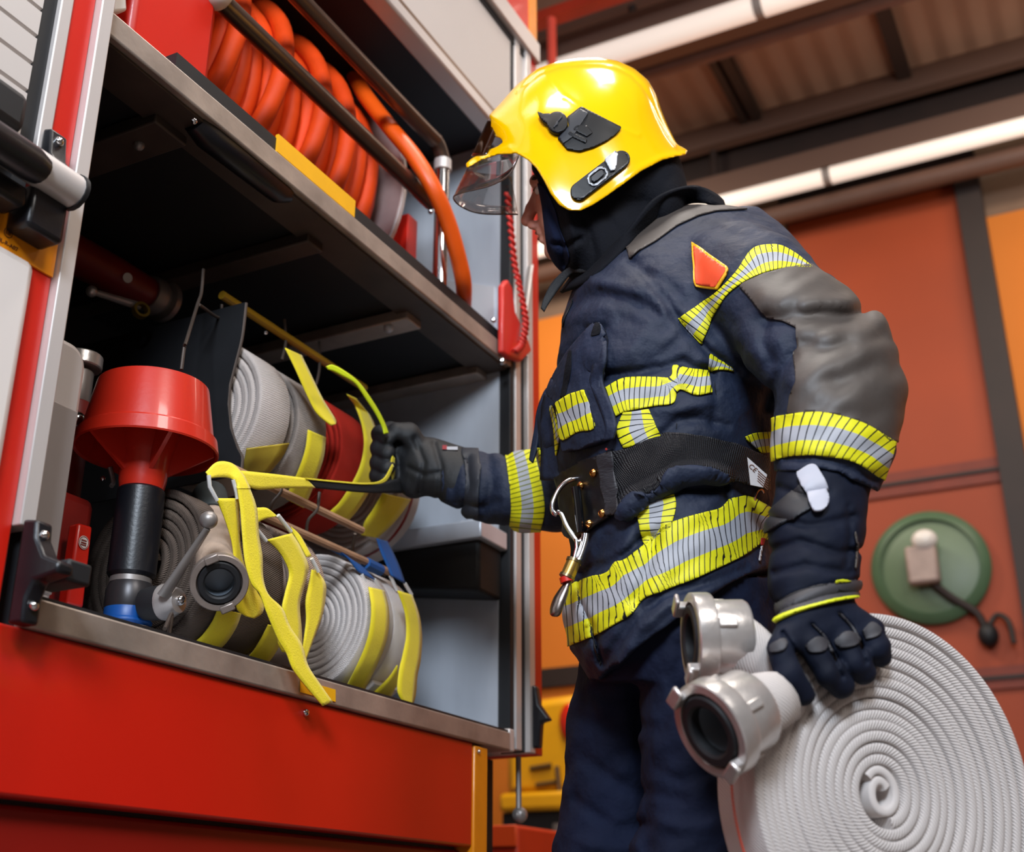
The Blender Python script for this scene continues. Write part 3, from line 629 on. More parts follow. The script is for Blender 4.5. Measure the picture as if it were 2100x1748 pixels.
# ------------------------------------------------------------------ things at the left end of the locker
# foam branch pipe with a wide red bell
bx,by=1.268,1.25
fp=thing('foam_branch_pipe','foam branch pipe with wide red bell and black barrel standing in the locker','branch pipe',(bx,by,.80))
bell=MB().lathe([(.082,1.200),(.083,1.196),(.096,1.122),(.1015,1.118),(.105,1.098),(.1035,1.0955),(.100,1.098),(.094,1.12),(.08,1.19),(.078,1.2)],(bx,by,0),(0,0,1),72,True)
part(bell,'bell',REDP,fp,smooth=30)
part(MB().lathe([(.080,1.195),(.02,1.195)],(bx,by,0),(0,0,1),48),'bell_plate',REDN,fp)
hub=part(MB().lathe([(.030,1.03),(.034,1.05),(.036,1.085),(.045,1.12),(.052,1.195)],(bx,by,0),(0,0,1),32),'bell_hub',REDP,fp)
for k in range(5):
    a=2*math.pi*k/5+.5; d=np.array([math.cos(a),math.sin(a),0]); part(MB().prism([np.array([bx,by,1.06])+d*.033,np.array([bx,by,1.10])+d*.098,np.array([bx,by,1.15])+d*.088,np.array([bx,by,1.15])+d*.04],np.cross(d,(0,0,1))*.006),'bell_rib',REDP,hub)
part(MB().lathe([(.030,.905),(.034,.91),(.034,1.035),(.03,1.04)],(bx,by,0),(0,0,1),32),'barrel',PLA,fp)
part(MB().lathe([(.026,.895),(.029,.897),(.029,.925),(.026,.928)],(bx,by,0),(0,0,1),32),'barrel_ring',GREYM,fp)
part(MB().lathe([(.001,.86),(.033,.86),(.034,.865),(.034,.887),(.030,.897),(.001,.897)],(bx+.002,by,0),(0,0,1),32),'valve_body',mat('dark_valve_metal','#3d3a3c',.35,.4,var=.3),fp)
part(MB().lathe([(.001,.836),(.031,.836),(.0345,.840),(.0345,.843),(.033,.845),(.033,.862),(.031,.865),(.001,.865)],(bx+.002,by,0),(0,0,1),32),'blue_ring',BLUE,fp)
part(MB().lathe([(.001,.80),(.030,.80),(.036,.815),(.036,.834),(.001,.836)],(bx+.002,by,0),(0,0,1),32),'base_coupling',STOR,fp)
k0=PY(298,1240,1.215); k1=PY(322,1238,1.19); k2=PY(360,1233,1.165); kd=nrm(k2-k0)
part(MB().lathe([(.001,0),(.022,0),(.024,.012),(.024,.03),(.001,.032)],k0,kd,24),'valve_collar',RUB,fp)
kn=part(MB().lathe([(.001,.03),(.025,.03),(.026,.035),(.017,.056),(.001,.057)],k0,kd,24),'valve_knob',mat('silver_knob','#b8b0ac',.35,.5,var=.1),fp)
part(MB().sphere(k0+kd*.058,.0075,12,8),'knob_screw',CHR,kn)
l0=PY(335,1222,1.165); l1=PY(425,1085,1.09); l2=PY(428,1067,1.09)
lv=part(MB().tube([l0,l0+(l1-l0)*.3,l1],[.010,.008,.0055],12,flat=(1,.6)),'lever',GREYM,fp)
part(MB().sphere(l2,.0125,18,12),'lever_ball',GREYM,lv)
# short brown hose with coupling
bh=thing('short_hose','short brown hose with a claw coupling facing out of the locker','hose',PY(450,1195,1.15))
p0,p1=PY(450,1196,1.095),PY(432,1035,1.235); adir=nrm(nrm(p0-PY(438,1120,1.20))+nrm(CAM-p0)*.35); pm=p0-adir*.045
hp=smooth_path([p1,p1+(pm-p1)*.5,pm],16); part(MB().tube(hp,np.linspace(.024,.031,16),24),'hose',WOOD,bh); adir=nrm(hp[1]-hp[0])
part(MB().tube([p1-adir*.03,p1+adir*.05],[.027,.0285],20),'dark_collar',mat('slate_collar','#3a4244',.6,var=.3),bh)
adir=nrm(nrm(p0-PY(438,1120,1.20))+nrm(CAM-p0)*.35); storz('coupling',p0,adir,.0395,bh,mat('dull_coupling_metal','#a2948c',.42,.55,var=.3,vscale=25,bump=.2,bscale=120),depth=1.05)
# red canister
cx0,cx1=1.10,1.235
cn=thing('fuel_canister','red box-shaped canister with a tall front grip and round white sticker','canister',(1.17,1.33,.80))
part(MB().box(cx0-.05,cx1,1.30,1.42,.80,1.02),'body',REDN,cn,bev=.015)
part(MB().box(cx0-.04,cx0+.03,1.27,1.32,.80,1.0),'body_rib',REDN,cn,bev=.012)
hd=part(MB().prism([PY(162,1072,1.262),PY(191,1080,1.262),PY(172,1248,1.262),PY(138,1240,1.262)],(0,.02,0)),'grip',RED,cn,bev=.004)
sk=MB().disc(PY(172,1113,1.2605),(0,-1,0),.0095,24); st=part(sk,'sticker',WHP,hd); 
part(MB().lathe([(.0078,-.0004),(.0085,-.0004),(.0085,.0006),(.0078,.0006)],PY(172,1113,1.2605),(0,-1,0),24,True),'sticker_ring',REDN,st)
for dz in (.003,-.0005,-.0035): part(MB().obox(PY(172,1113,1.2598)+np.array([0,0,dz]),(.0048,0,0),(0,.0003,0),(0,0,.0007)),'sticker_line',REDN,st)
# slim white container
wc=thing('white_container','slim white container with a rounded top just inside the locker edge','container',(.98,1.22,.80))
xr_=PY(130,780,1.2)[0]; zt=PY(118,722,1.2)[2]
P=[(.962,1.16,.80),(xr_-.004,1.16,.80),(xr_,1.16,.9)]+[(xr_-.03+.03*math.cos(a),1.16,zt-.03+.03*math.sin(a)) for a in np.linspace(0,math.pi/2,8)]+[(.962,1.16,zt)]
part(MB().prism(P,(0,.12,0)),'body',mat('grey_white_plastic','#b9b0ac',.45,var=.08),wc,bev=.008)
part(MB().box(.966,xr_-.006,1.157,1.162,.82,zt-.09),'front_panel',mat('mid_grey_plastic','#8f8683',.5,var=.1),wc,bev=.002)  # container front in a darker even grey
# standing red nozzle behind
nz=thing('spray_nozzle','red spray nozzle with a ribbed metal ring, standing upright at the back','nozzle',PY(150,960,1.42)); c=PY(166,745,1.40); b_=PY(150,860,1.40)
for nm,h0,h1,r,m in (('metal_ring',0,.022,.033,STOR),('metal_neck',-.06,-.005,.022,GREYM),('body',-.30,-.06,.027,REDN)):
    part(MB().lathe([(.001,h0),(r*.95,h0),(r,h0+.002),(r,h1-.002),(r*.95,h1),(.001,h1)],c-(0,0,.01),(0,0,1),24),nm,m,nz)
part(MB().sphere(PY(157,862,1.37),.014,12,8),'side_boss',CHR,nz); part(MB().tube([PY(163,835,1.40),PY(205,850,1.40)],.012,12),'side_arm',REDN,nz)
# horizontal red branch with lever near the back
nb=thing('red_branch_pipe','dark red branch pipe with a steel lever, mounted high at the back of the locker','branch pipe',PY(270,590,1.5))
a,b_=PY(120,505,1.50),PY(300,600,1.50); d=nrm(b_-a); part(MB().tube([a,a+(b_-a)*.62,b_],[.036,.034,.030],18),'barrel',mat('deep_red_metal','#7d130e',.4,var=.3),nb)  # barrel in one deep red
part(MB().lathe([(.02,0),(.034,0),(.036,.01),(.036,.024),(.030,.028),(.030,.036),(.040,.04),(.040,.052),(.02,.054)],b_,d,24,True),'end_coupling',GREYM,nb)
part(MB().disc(PY(262,570,1.463),(-.3,-1,-.3),.009,18),'sticker',WHP,nb)
e0,e1=PY(188,598,1.44),PY(285,628,1.43); part(MB().tube([e0,e1],[.0055,.0075],10),'lever',STOR,nb); part(MB().sphere(e0,.010,12,8),'lever_knob',STOR,nb)
part(MB().lathe([(.010,-.006),(.0145,-.006),(.0145,.006),(.010,.006)],PY(289,637,1.42),(-.4,-1,.1),20,True),'pivot_ring',mat('brass','#a88a3a',.35,.8),nb)
part(MB().sphere(PY(374,556,1.5),.008,8,6),'back_bolt',CHR)
# little clip hanging behind the barrel
cl=thing('snap_clip','small grey snap clip hanging behind the black barrel','clip',PY(228,970,1.3)); part(MB().tube(smooth_path(yp([(225,958,1.3),(230,975,1.3),(232,990,1.3),(228,998,1.3)]),12),.0035,8),'hook',GREYM,cl); part(MB().sphere(PY(211,982,1.3),.004,8,6),'pin',CHR,cl)
# black tray on the steel panel
tr=thing('black_tray','black tray with a bright metal lip fixed to the steel end panel','tray',(2.1,1.25,1.06))
xt=1.985
part(MB().prism([(2.163,1.12,1.055),(2.163,1.12,1.165),(2.163,1.40,1.165),(2.163,1.40,1.095)],(-.10,0,0)),'tray_body',DARK,tr,bev=.008)
part(MB().prism([(2.163,1.108,1.160),(2.163,1.108,1.198),(2.163,1.42,1.198),(2.163,1.42,1.160)],(-.115,0,0)),'tray_lip',STEEL,tr,bev=.003)
# red pouch and coiled lanyard at the rear pillar
ly=thing('rescue_lanyard','red pouch with a coiled red lanyard hanging at the rear pillar','lanyard',PY(1058,660,1.07))
P=[]; base=[PY(1040,395,1.085),PY(1048,470,1.08),PY(1055,540,1.078),PY(1068,600,1.07),PY(1078,660,1.066),PY(1070,705,1.066),PY(1055,722,1.07)]
bb=smooth_path(base,300)
for i,p in enumerate(bb): a=i*.62; P.append(p+np.array([.0065*math.cos(a),.004*math.sin(a),.0065*math.sin(a)*.4]))
part(MB().tube(P,.0042,8),'coiled_cord',mat('red_cord','#cf2216',.5,var=.3,vscale=40),ly,smooth=60)
pc=[PY(x,y,1.082) for x,y in ((1032,585),(1042,572),(1052,590),(1058,640),(1082,690),(1092,720),(1070,742),(1048,735),(1032,722))]
part(MB().prism(pc,(0,.015,0)),'pouch',mat('red_pouch_cloth','#d32a20',.5,var=.15,coat=.2),ly,bev=.005)
part(MB().tube(yp([(1068,700,1.078),(1086,560,1.078),(1088,545,1.08)]),.0075,8,flat=(1,.3)),'grey_strap',GREYM,ly)
part(MB().sphere(PY(1012,657,1.1),.006,8,6),'trim_bolt',CHR); part(MB().sphere(PY(1030,741,1.09),.008,8,6),'trim_bolt',CHR)
# diagonal bright reflection on the upper steel wall, built as a pale plate
part(MB().prism([(2.163,1.14,1.63),(2.163,1.14,1.78),(2.163,1.35,1.86),(2.163,1.42,1.86),(2.163,1.22,1.62)],(-.004,0,0)),'reflection_plate',mat('reflection_steel','#e4e4e8',.25,.4,var=.1))
# ------------------------------------------------------------------ the firefighter
NAVY=mat('navy_jacket_cloth','#1b263e',.68,var=.35,vscale=14,bump=.55,bscale=42,spec=.35,sheen=.0,bdist=.008)
NAVT=mat('navy_trouser_cloth','#141c34',.85,var=.35,vscale=10,bump=.55,bscale=30,spec=.2,sheen=.0,bdist=.010)
GREYP=mat('grey_padding_cloth','#463f3b',.54,var=.15,vscale=18,bump=.15,bscale=50,spec=.5,sheen=.0,bdist=.004)
HOOD=mat('black_knit','#0d0f17',.9,var=.3,vscale=30,bump=.5,bscale=240,spec=.2)
HOODB=mat('navy_knit','#141d38',.9,var=.3,vscale=30,bump=.4,bscale=240,spec=.2)
HELM=mat('yellow_helmet_shell','#f8be00',.15,spec=.4,coat=.3,var=.03,vscale=3)
GLV=mat('glove_cloth','#0d1528',.75,var=.35,vscale=22,bump=.3,bscale=110,spec=.2)
GLP=mat('glove_padding','#38373c',.6,var=.2,vscale=25,bump=.2,bscale=120)
GLB=mat('far_glove_leather','#17181c',.65,var=.35,vscale=30,bump=.3,bscale=120)
SKIN=mat('skin','#dda590',.5,var=.22,vscale=9,bump=.15,bscale=220,col2='#c8806c')
ST1=strip_mat('hivis_trim',.0078,.55,lw=.17); ST2=strip_mat('hivis_trim_upright',.0068,-.1,lw=.17); STH=strip_mat('hivis_trim_hem',.0082,1.75,lw=.17); STV=strip_mat('hivis_trim_vertical',.0085,.25,lw=.17); ST3=strip_mat('hivis_trim_sleeve',.0105,.85,lw=.15); STF=strip_mat('hivis_trim_fine',.0085,.5,lw=.22,line='#6a7010')
BELT=mat('black_belt_webbing','#15151a',.6,var=.2,vscale=10,bump=.9,bscale=500,stretch=(1,1,.25),spec=.4); LEA=mat('black_leather','#0b0c11',.42,var=.3,vscale=12,bump=.15,bscale=90)
BRASS=mat('copper_rivet','#c98a4a',.25,1.,var=.2); GOLD=mat('gold_sleeve','#c9a35a',.3,.9,var=.15)
J1=lambda L: [(1050+x/2.4976,380+y/2.4976) for x,y in L]
J2=lambda L: [(1100+x/3.497,880+y/3.497) for x,y in L]
J3=lambda L: [(900+x/3.497,80+y/3.497) for x,y in L]
J4=lambda L: [(1300+x/2.625,1100+y/2.625) for x,y in L]
FACE=np.concatenate
# shared skeleton (px, py, w)
SH_N,EL_N,WR_N=(1530,565,-215),(1712,805,-345),(1668,1190,-440)
SH_F,EL_F,WR_F=(1395,640,220),(1300,955,330),(905,965,505)
# -- roll held by the near hand (its face plane fixes the depth of the fingers)
rn=-Fv*math.cos(math.radians(24))+Rv*math.sin(math.radians(24)); rt=Rv*math.cos(math.radians(24))+Fv*math.sin(math.radians(24))
d0=ray(1815,1628); RP=CAM+d0*(1.35/d0.dot(Fv))          # centre of the front face
def wface(px,py):
    P=PN(px,py,RP,rn); return ((P-CAM)@Fv-1.70)*1300
def hand_near(f,g):
    """left hand over the rim of the roll; g grows the radii"""
    q=(1,1,1.35); K=[(1606,1332),(1668,1326),(1730,1310),(1784,1294)]
    f.cap(WR_N,(1672,1255,-468),74+g,70+g,12,sq=q)
    for (x,y),r in zip(K,(33,34,33,29)): f.cap((1668,1245,-470),(x,y,wface(x,y)-20),58+g,r+g,14,sq=q)
    FG=[[(1606,1332),(1618,1385),(1648,1422)],[(1668,1326),(1702,1380),(1726,1408)],[(1730,1310),(1757,1358),(1771,1380)],[(1784,1294),(1800,1330),(1806,1346)]]
    for P,R in zip(FG,((33,32,27),(34,31,27),(33,30,26),(29,27,24))):
        f.chain([(x,y,wface(x,y)-o) for (x,y),o in zip(P,(20,34,26))],[r+g for r in R],5,sq=q)
    f.chain([(1640,1250,-440),(1630,1320,-375),(1660,1390,-345)],[36+g,32+g,27+g],10,sq=q)    # thumb behind the roll
def hand_far(f,g):
    q=(1,1,.9)
    f.chain([(915,966,505),(880,955,515),(835,925,528)],[50+g,52+g,38+g],14,sq=q); f.cap((850,985,520),(820,975,535),38+g,28+g,14,sq=q)
    for y,x,r in ((889,785,19),(918,784,20),(948,783,20),(974,779,17)):
        f.chain([(838,y+8,540),(800,y-3,512),(x-5,y+2,492),(x+10,y+10,472)],[24+g,21+g,r+g,r-2+g],4,sq=q)
    f.chain([(860,925,500),(838,890,488),(812,884,476)],[26+g,22+g,18+g],8,sq=q)
# -- body
ax=np.unique(np.round(np.concatenate([np.arange(740,1060,8),np.arange(1060,1135,2.5),np.arange(1135,1860,10)]),1))
ay=np.unique(np.round(np.concatenate([np.arange(240,350,8),np.arange(350,560,2.5),np.arange(560,2860,12)]),1))
aw=np.unique(np.round(np.concatenate([np.arange(-640,-40,11),np.arange(-40,100,3),np.arange(100,620,11)]),1))
f=Field(axes=(ax,ay,aw),h=10)
f.ell((1235,300,5),(135,125,112),8); f.ell((1184,415,16),(84,118,80),16); f.ell((1172,490,24),(52,48,56),16)            # skull, face, jaw
f.cap((1102,372,34),(1112,376,-5),13,12,10); f.cap((1100,372,34),(1108,378,70),13,11,10)                                # brow ridge
f.chain([(1104,388,34),(1090,428,42),(1081,452,46)],[9,11,13],9); f.ell((1096,462,27),(15,10,12),7); f.ell((1097,462,62),(14,10,11),7)  # nose and wings
f.ell((1090,469,34),(5,4,5),3,True)                                                                                    # nostril
f.cap((1109,476,22),(1108,476,58),9,9,6); f.cap((1115,491,24),(1114,491,56),9,9,6); f.cap((1101,484,10),(1101,484,70),2.6,2.6,3,True) # lips
f.ell((1136,516,34),(20,18,30),12); f.ell((1106,390,8),(12,9,13),6,True)                                               # chin, eye socket
f.ell((1150,440,-20),(36,50,32),18)                                                                                    # cheek
f.ell((1215,395,-78),(20,34,12),4); f.ell((1215,395,104),(20,34,12),4)                                                 # ears
f.cap((1235,440,5),(1330,560,5),62,70,20); f.cap((1330,560,5),SH_N,60,60,30); f.cap((1330,560,5),SH_F,60,60,30)
f.loft([(520,1240,1560,150,0),(650,1200,1590,200,0),(820,1190,1575,205,0),(980,1205,1550,195,0),(1150,1215,1550,200,0),(1300,1225,1545,210,0),(1380,1260,1520,190,0)],30)
f.chain([SH_N,EL_N,WR_N],[62,52,36],20,sq=(1,1,1.2)); f.chain([SH_F,EL_F,(1130,1005,430),WR_F],[56,42,34,22],20)
hand_near(f,-14); hand_far(f,-12)
f.chain([(1335,1340,105),(1262,1760,130),(1255,2600,120)],[95,76,52],25); f.chain([(1440,1330,-95),(1424,1760,-120),(1430,2680,-110)],[98,80,54],25)
f.cap((1255,2640,120),(1130,2690,120),48,34,15); f.cap((1430,2730,-110),(1300,2790,-110),50,36,15)
body=Skin(*f.mesh()).obj('person',SKIN,None)
tag(body,'firefighter in navy turnout gear and yellow helmet reaching into the truck locker','person')
P=body
eye=part(MB().sphere(toW((1107,391,12)),.0085,16,12),'eye',mat('eye_white','#e6ddd6',.2,var=.05),P); part(MB().sphere(toW((1101,391,18)),.0046,12,8),'iris',mat('dark_iris','#1d1410',.15),eye)
HAIR=mat('dark_hair','#17110e',.7,var=.3,vscale=60)
part(MB().tube([toW(p) for p in ((1108,371,-8),(1096,366,14),(1089,372,40))],[.002,.0034,.002],8),'eyebrow',HAIR,P)
part(MB().tube([toW(p) for p in ((1107,386,-2),(1098,386,14),(1094,391,26))],.0013,6),'eyelash',HAIR,P)
part(MB().tube([toW(p) for p in ((1110,471,16),(1101,470,38),(1104,471,62))],[.0012,.0025,.0012],6),'moustache',mat('stubble','#6b4a3c',.8),P)
LIP=mat('lip','#a8605a',.45,var=.1); part(MB().tube([toW(p) for p in ((1108,478,18),(1101,478,42),(1104,478,60))],[.0015,.0034,.0015],8),'lip',LIP,P); part(MB().tube([toW(p) for p in ((1113,490,18),(1106,490,42),(1109,490,58))],[.0015,.0036,.0015],8),'lip',LIP,P)
# -- trousers
f=Field((1080,1180,-320),(1640,2700,330),9)
f.loft([(1180,1200,1612,245,0),(1300,1200,1612,245,0),(1400,1215,1592,225,0)],20)
f.chain([(1335,1330,105),(1292,1500,125),(1258,1760,132),(1250,2500,120)],[138,126,118,108],30); f.chain([(1445,1320,-95),(1440,1500,-112),(1424,1760,-120),(1428,2600,-110)],[140,132,124,112],24)
f.folds([([(1310,1420),(1318,1560),(1330,1748)],9,16),([(1190,1470),(1260,1500),(1330,1490)],7,12),([(1200,1560),(1290,1620),(1400,1640)],8,13),([(1180,1640),(1260,1700),(1330,1690)],8,12),([(1380,1400),(1430,1480),(1450,1560)],7,14),
  ([(1215,1430),(1240,1460),(1300,1440)],-6,10),([(1350,1580),(1400,1600),(1470,1580)],7,11),([(1340,1680),(1400,1700),(1460,1690)],-7,12),([(1175,1720),(1240,1740),(1300,1735)],-7,12),([(1400,1330),(1390,1420),(1350,1500)],8,14)],wmax=200)
X,Y,W=f.x[:,None,None],f.y[None,:,None],f.w[None,None,:]
f.f+=(2.6*np.sin(X*.055+Y*.031+1)*np.sin(Y*.043-W*.03)+1.6*np.sin(Y*.11+X*.03)*np.sin(X*.05+W*.06)).astype(np.float32)
tro=Skin(*f.mesh()); trousers=tro.obj('trousers',NAVT,P)
sd=np.abs(dpoly(tro.q[:,0],tro.q[:,1],[(1548,1200),(1552,1330),(1556,1480)])[0])-1.1; tro.panel('side_seam',np.maximum(sd,(tro.view+.02)*40),mat('seam_thread','#0a0d16',.9),trousers,.0004,.0012)
for nm,dx,a,b in (('boot',0,(1252,2560,120),(1110,2685,120)),('boot',0,(1430,2660,-110),(1290,2795,-110))):
    f=Field(np.array((1040,2500,-230)),np.array((1560,2860,250)),12); c=(a[0],b[1]-10,a[2]); f.chain([a,c],[92,84],20); f.cap(c,b,74,56,20); f.f=np.maximum(f.f,(f.y-(b[1]+38))[None,:,None])
    Skin(*f.mesh()).obj(nm,LEA,P)
# -- jacket
f=Field((905,395,-560),(1880,1400,600),6)
f.loft([(425,1395,1555,70,10),(450,1335,1590,120,10),(480,1290,1625,175,5),(520,1228,1655,225,0),(580,1178,1668,255,0),(650,1154,1662,266,0),(720,1145,1652,270,0),(800,1140,1640,270,0),(880,1136,1622,268,0),(940,1142,1604,262,0),(1000,1155,1592,252,0),(1060,1166,1592,255,0),(1130,1170,1595,262,0),(1200,1164,1598,268,0),(1260,1158,1600,270,0),(1330,1170,1600,268,0),(1395,1210,1590,255,0)],10,2.2)
q=(1,1,1.18)
f.chain([(1500,555,-190),(1560,590,-240),(1640,680,-300),(1722,800,-345),(1712,900,-362),(1692,1000,-380)],[96,112,124,128,122,108],22,sq=q); f.cap((1735,722,-322),(1745,735,-325),84,84,22,sq=q)
f.cap((1400,520,-60),(1540,540,-160),84,80,30)
f.chain([SH_F,EL_F,(1135,1006,430),(1075,1008,452)],[98,98,84,78],16); f.chain([(1075,1008,452),(1000,1000,478),(925,976,502)],[78,70,56],12)
f.ell((1138,885,120),(40,95,105),14)
# hem and cuff cut off
hx=[1100,1160,1180,1225,1330,1420,1500,1580,1700]; hy=[1280,1300,1345,1388,1312,1246,1192,1150,1110]
hem=np.interp(f.x,hx,hy)[:,None,None]+np.clip((f.w+200)/400,0,1)[None,None,:]*55
arm=((f.w[None,None,:]+290)<0)&(f.x[:,None,None]>1540)
cuff=(f.y[None,:,None]-np.interp(f.x,[1550,1600,1660,1720,1770,1800],[982,968,962,970,994,1010])[:,None,None])
f.f=np.where(arm,np.maximum(f.f,cuff),np.maximum(f.f,(f.y[None,:,None]-hem)))
V_=[(J1([(605,395),(680,470),(780,580),(850,690),(950,800),(1010,860),(1150,960)]),14,11),(J1([(480,975),(620,965),(780,935),(870,905),(930,940),(1010,948)]),13,12),(J1([(1000,960),(1100,985),(1230,1010),(1295,1060),(1300,1140)]),7,12),
 (J1([(1260,700),(1400,700),(1540,680),(1690,690),(1780,680)]),12,24),(J1([(1460,800),(1560,850),(1640,860),(1720,820)]),10,24),(J1([(1660,1000),(1740,950),(1850,930),(1930,950)]),10,26),(J1([(1450,1010),(1560,960),(1660,900),(1760,860)]),-9,26),(J1([(1480,760),(1600,770),(1760,760),(1880,680)]),-9,24),(J1([(1300,560),(1450,580),(1600,600),(1700,610)]),-6,22),(J1([(1480,1110),(1600,1090),(1760,1100)]),-5,24),
 (J1([(320,600),(450,560),(600,590),(740,660)]),9,15),(J1([(420,480),(520,520),(640,540)]),-8,14),(J1([(700,740),(600,850),(480,900)]),-9,24),(J1([(560,680),(660,720),(780,740)]),6,14),(J1([(300,700),(360,640),(480,620)]),-6,14),(J1([(880,770),(800,850),(700,900)]),7,14),(J1([(640,400),(760,350),(900,300)]),8,13),(J1([(690,450),(800,500),(880,600)]),8,12),(J1([(620,420),(700,520),(780,640)]),-7,12),(J1([(1000,200),(1150,260),(1260,290)]),6,14),
 (J1([(1300,1140),(1360,980),(1440,870)]),10,12),(J1([(1310,680),(1290,800),(1330,900)]),9,14),(J1([(1500,620),(1620,600),(1720,610)]),-7,14),(J1([(1860,640),(1930,760)]),-5,14),(J1([(1330,320),(1260,330),(1200,360)]),6,8),
 (J1([(760,1290),(850,1200),(960,1200),(1100,1235)]),8,10),(J1([(740,1150),(850,1150),(1030,1110)]),-6,12),(J1([(1030,960),(1040,1090),(1030,1230)]),6,8),(J1([(250,1010),(300,880),(390,740),(470,730)]),10,9),(J1([(1400,1400),(1600,1400),(1860,1500)]),6,8),
 (J2([(640,580),(740,480),(880,400),(1010,310),(1200,300),(1340,330)]),-14,13),(J2([(780,500),(1000,420),(1200,420),(1350,400)]),9,11),(J2([(340,1080),(420,920),(500,760)]),7,10),(J2([(560,950),(640,820),(700,760)]),-6,12),(J2([(720,760),(800,860),(880,720)]),8,10),
 (J2([(310,1110),(330,1250),(410,1420),(430,1560),(470,1690)]),11,6),(J2([(600,1700),(720,1450),(950,1270),(1250,1150),(1600,990)]),-7,14),(J2([(500,1650),(700,1370),(900,1210),(1200,1120),(1500,1010)]),8,11),(J2([(1360,400),(1370,520)]),8,8),(J2([(1440,420),(1500,480),(1640,540)]),7,9),
 (J2([(330,1030),(520,960),(640,900),(800,760)]),9,9),(J2([(860,800),(820,960),(720,1240)]),9,15)]
f.folds(V_,wmax=-40,soft=90)
f.folds([([(1040,930),(1048,1010),(1045,1085)],7,9),([(1000,940),(1010,1000),(990,1060)],8,10),([(960,945),(965,1000),(950,1040)],9,8),([(1020,1030),(990,1040),(960,1035)],8,9),([(940,935),(930,980),(935,1030)],6,7)],wmin=330)
X,Y,W=f.x[:,None,None],f.y[None,:,None],f.w[None,None,:]
f.f+=(1.8*np.sin(X*.05+Y*.037+W*.02)*np.sin(Y*.046-W*.035+1)+1.2*np.sin(Y*.105+X*.04)*np.sin(X*.07-W*.05+2)).astype(np.float32)
jk=Skin(*f.mesh()); jacket=jk.obj('jacket',NAVY,P)
x,y,w=jk.q.T; near=np.maximum((jk.view+.12)*60,np.where(jk.q[:,2]>150,40,-40)); farS=lambda S: np.maximum(S,np.where((w>320)&(x<1180),50,-50)); notarm=np.where((x>1545)&(w<-285),40,-40)
armonly=np.where((w<-150),-40,40)
jk.panel('shoulder_yoke',np.maximum.reduce([jk.poly(J1([(583,318),(640,250),(720,180),(800,122),(900,80),(960,70),(1010,83),(1070,108),(1210,128),(1050,137),(960,160),(850,210),(740,290),(650,342),(608,378)])),near]),GREYP,jacket,.001,.0025)
jk.panel('shoulder_seam',np.maximum.reduce([dpoly(x,y,J1([(630,360),(740,270),(850,185),(960,138),(1060,118)]))[0]-1.0,near]),mat('seam_grey','#4a4441',.8),jacket,.0038,.0006)
jk.panel('elbow_padding',np.maximum.reduce([jk.poly(J1([(1165,520),(1190,505),(1290,460),(1400,430),(1530,410),(1620,470),(1760,560),(2000,600),(2060,900),(2060,1330),(1920,1310),(1870,1262),(1780,1217),(1650,1177),(1540,1167),(1415,1174),(1430,1085),(1458,1010),(1453,940),(1443,858),(1463,842),(1455,735),(1385,700),(1310,682),(1240,600)])),armonly]),GREYP,jacket,.001,.0022)
bdg=J1([(926,296),(1113,430),(1110,455),(1060,540),(940,525),(932,500)])
bp=jk.panel('shoulder_badge',np.maximum.reduce([jk.poly(bdg),near]),mat('badge_yellow','#f0b010',.45,var=.05,coat=.2),jacket,.002,.003)
jk.panel('badge_field',np.maximum.reduce([jk.poly(bdg)+4.6,near]),mat('badge_red','#f4542e',.5,var=.05),bp,.0046,.0012)
def strip(name,top,bot,m,crit,sk=jk,par=None,lift=.0012,mpp=.00075,t=.002):
    S,uv=sk.strip(top,bot,mpp); o=sk.panel(name,np.maximum.reduce([S]+list(crit)),m,par or jacket,lift,t,uv); return o
strip('reflective_trim',J1([(848,690),(920,642),(1000,585),(1060,545),(1150,450),(1200,370),(1240,325),(1350,311),(1440,350),(1535,425)]),J1([(975,830),(985,780),(1020,700),(1060,630),(1110,560),(1190,500),(1290,455),(1400,430),(1530,428)]),ST2,[armonly],mpp=.00068)
strip('reflective_trim',J1([(1290,1215),(1330,1198),(1420,1177),(1540,1168),(1650,1178),(1780,1218),(1870,1263),(1960,1320)]),J1([(1250,1458),(1290,1440),(1380,1400),(1480,1380),(1600,1385),(1720,1410),(1800,1445),(1900,1510)]),ST3,[armonly],mpp=.00066)
cw=[notarm,np.where(w>200,40,-40)]
strip('reflective_trim',J1([(468,1048),(560,1000),(640,990),(740,990),(815,985),(828,930),(900,945),(1002,950)]),J1([(530,1190),(575,1165),(640,1150),(740,1135),(828,1120),(852,1050),(940,1080),(1020,1065)]),ST1,cw)
strip('reflective_trim',J1([(1008,862),(1060,900),(1155,960)]),J1([(1003,948),(1080,950),(1155,962)]),ST2,cw)
strip('reflective_trim',J1([(1182,1292),(1240,1270),(1320,1262)]),J1([(1270,1372),(1290,1370),(1320,1365)]),ST2,cw)
strip('reflective_trim',J1([(565,1175),(600,1158),(700,1152)])[::-1]+J1([(535,1268)]),J1([(758,1290),(680,1310),(575,1350)]),ST2,cw) if 0 else None
strip('reflective_trim',J1([(572,1168),(540,1260),(575,1350)]),J1([(705,1152),(735,1230),(760,1292)]),STV,cw)
strip('reflective_trim',J1([(196,1140),(220,1240),(232,1395)]),J1([(214,1130),(250,1260),(252,1280)]),STF,[np.where(w>240,40,-40)])
strip('reflective_trim',J1([(120,1345),(128,1420),(125,1475)]),J1([(148,1345),(158,1430),(162,1500)]),STF,[np.where(w>320,40,-40)])
strip('reflective_trim',J2([(722,580),(735,680),(775,835)]),J2([(985,460),(1000,560),(960,720)]),STV,cw)
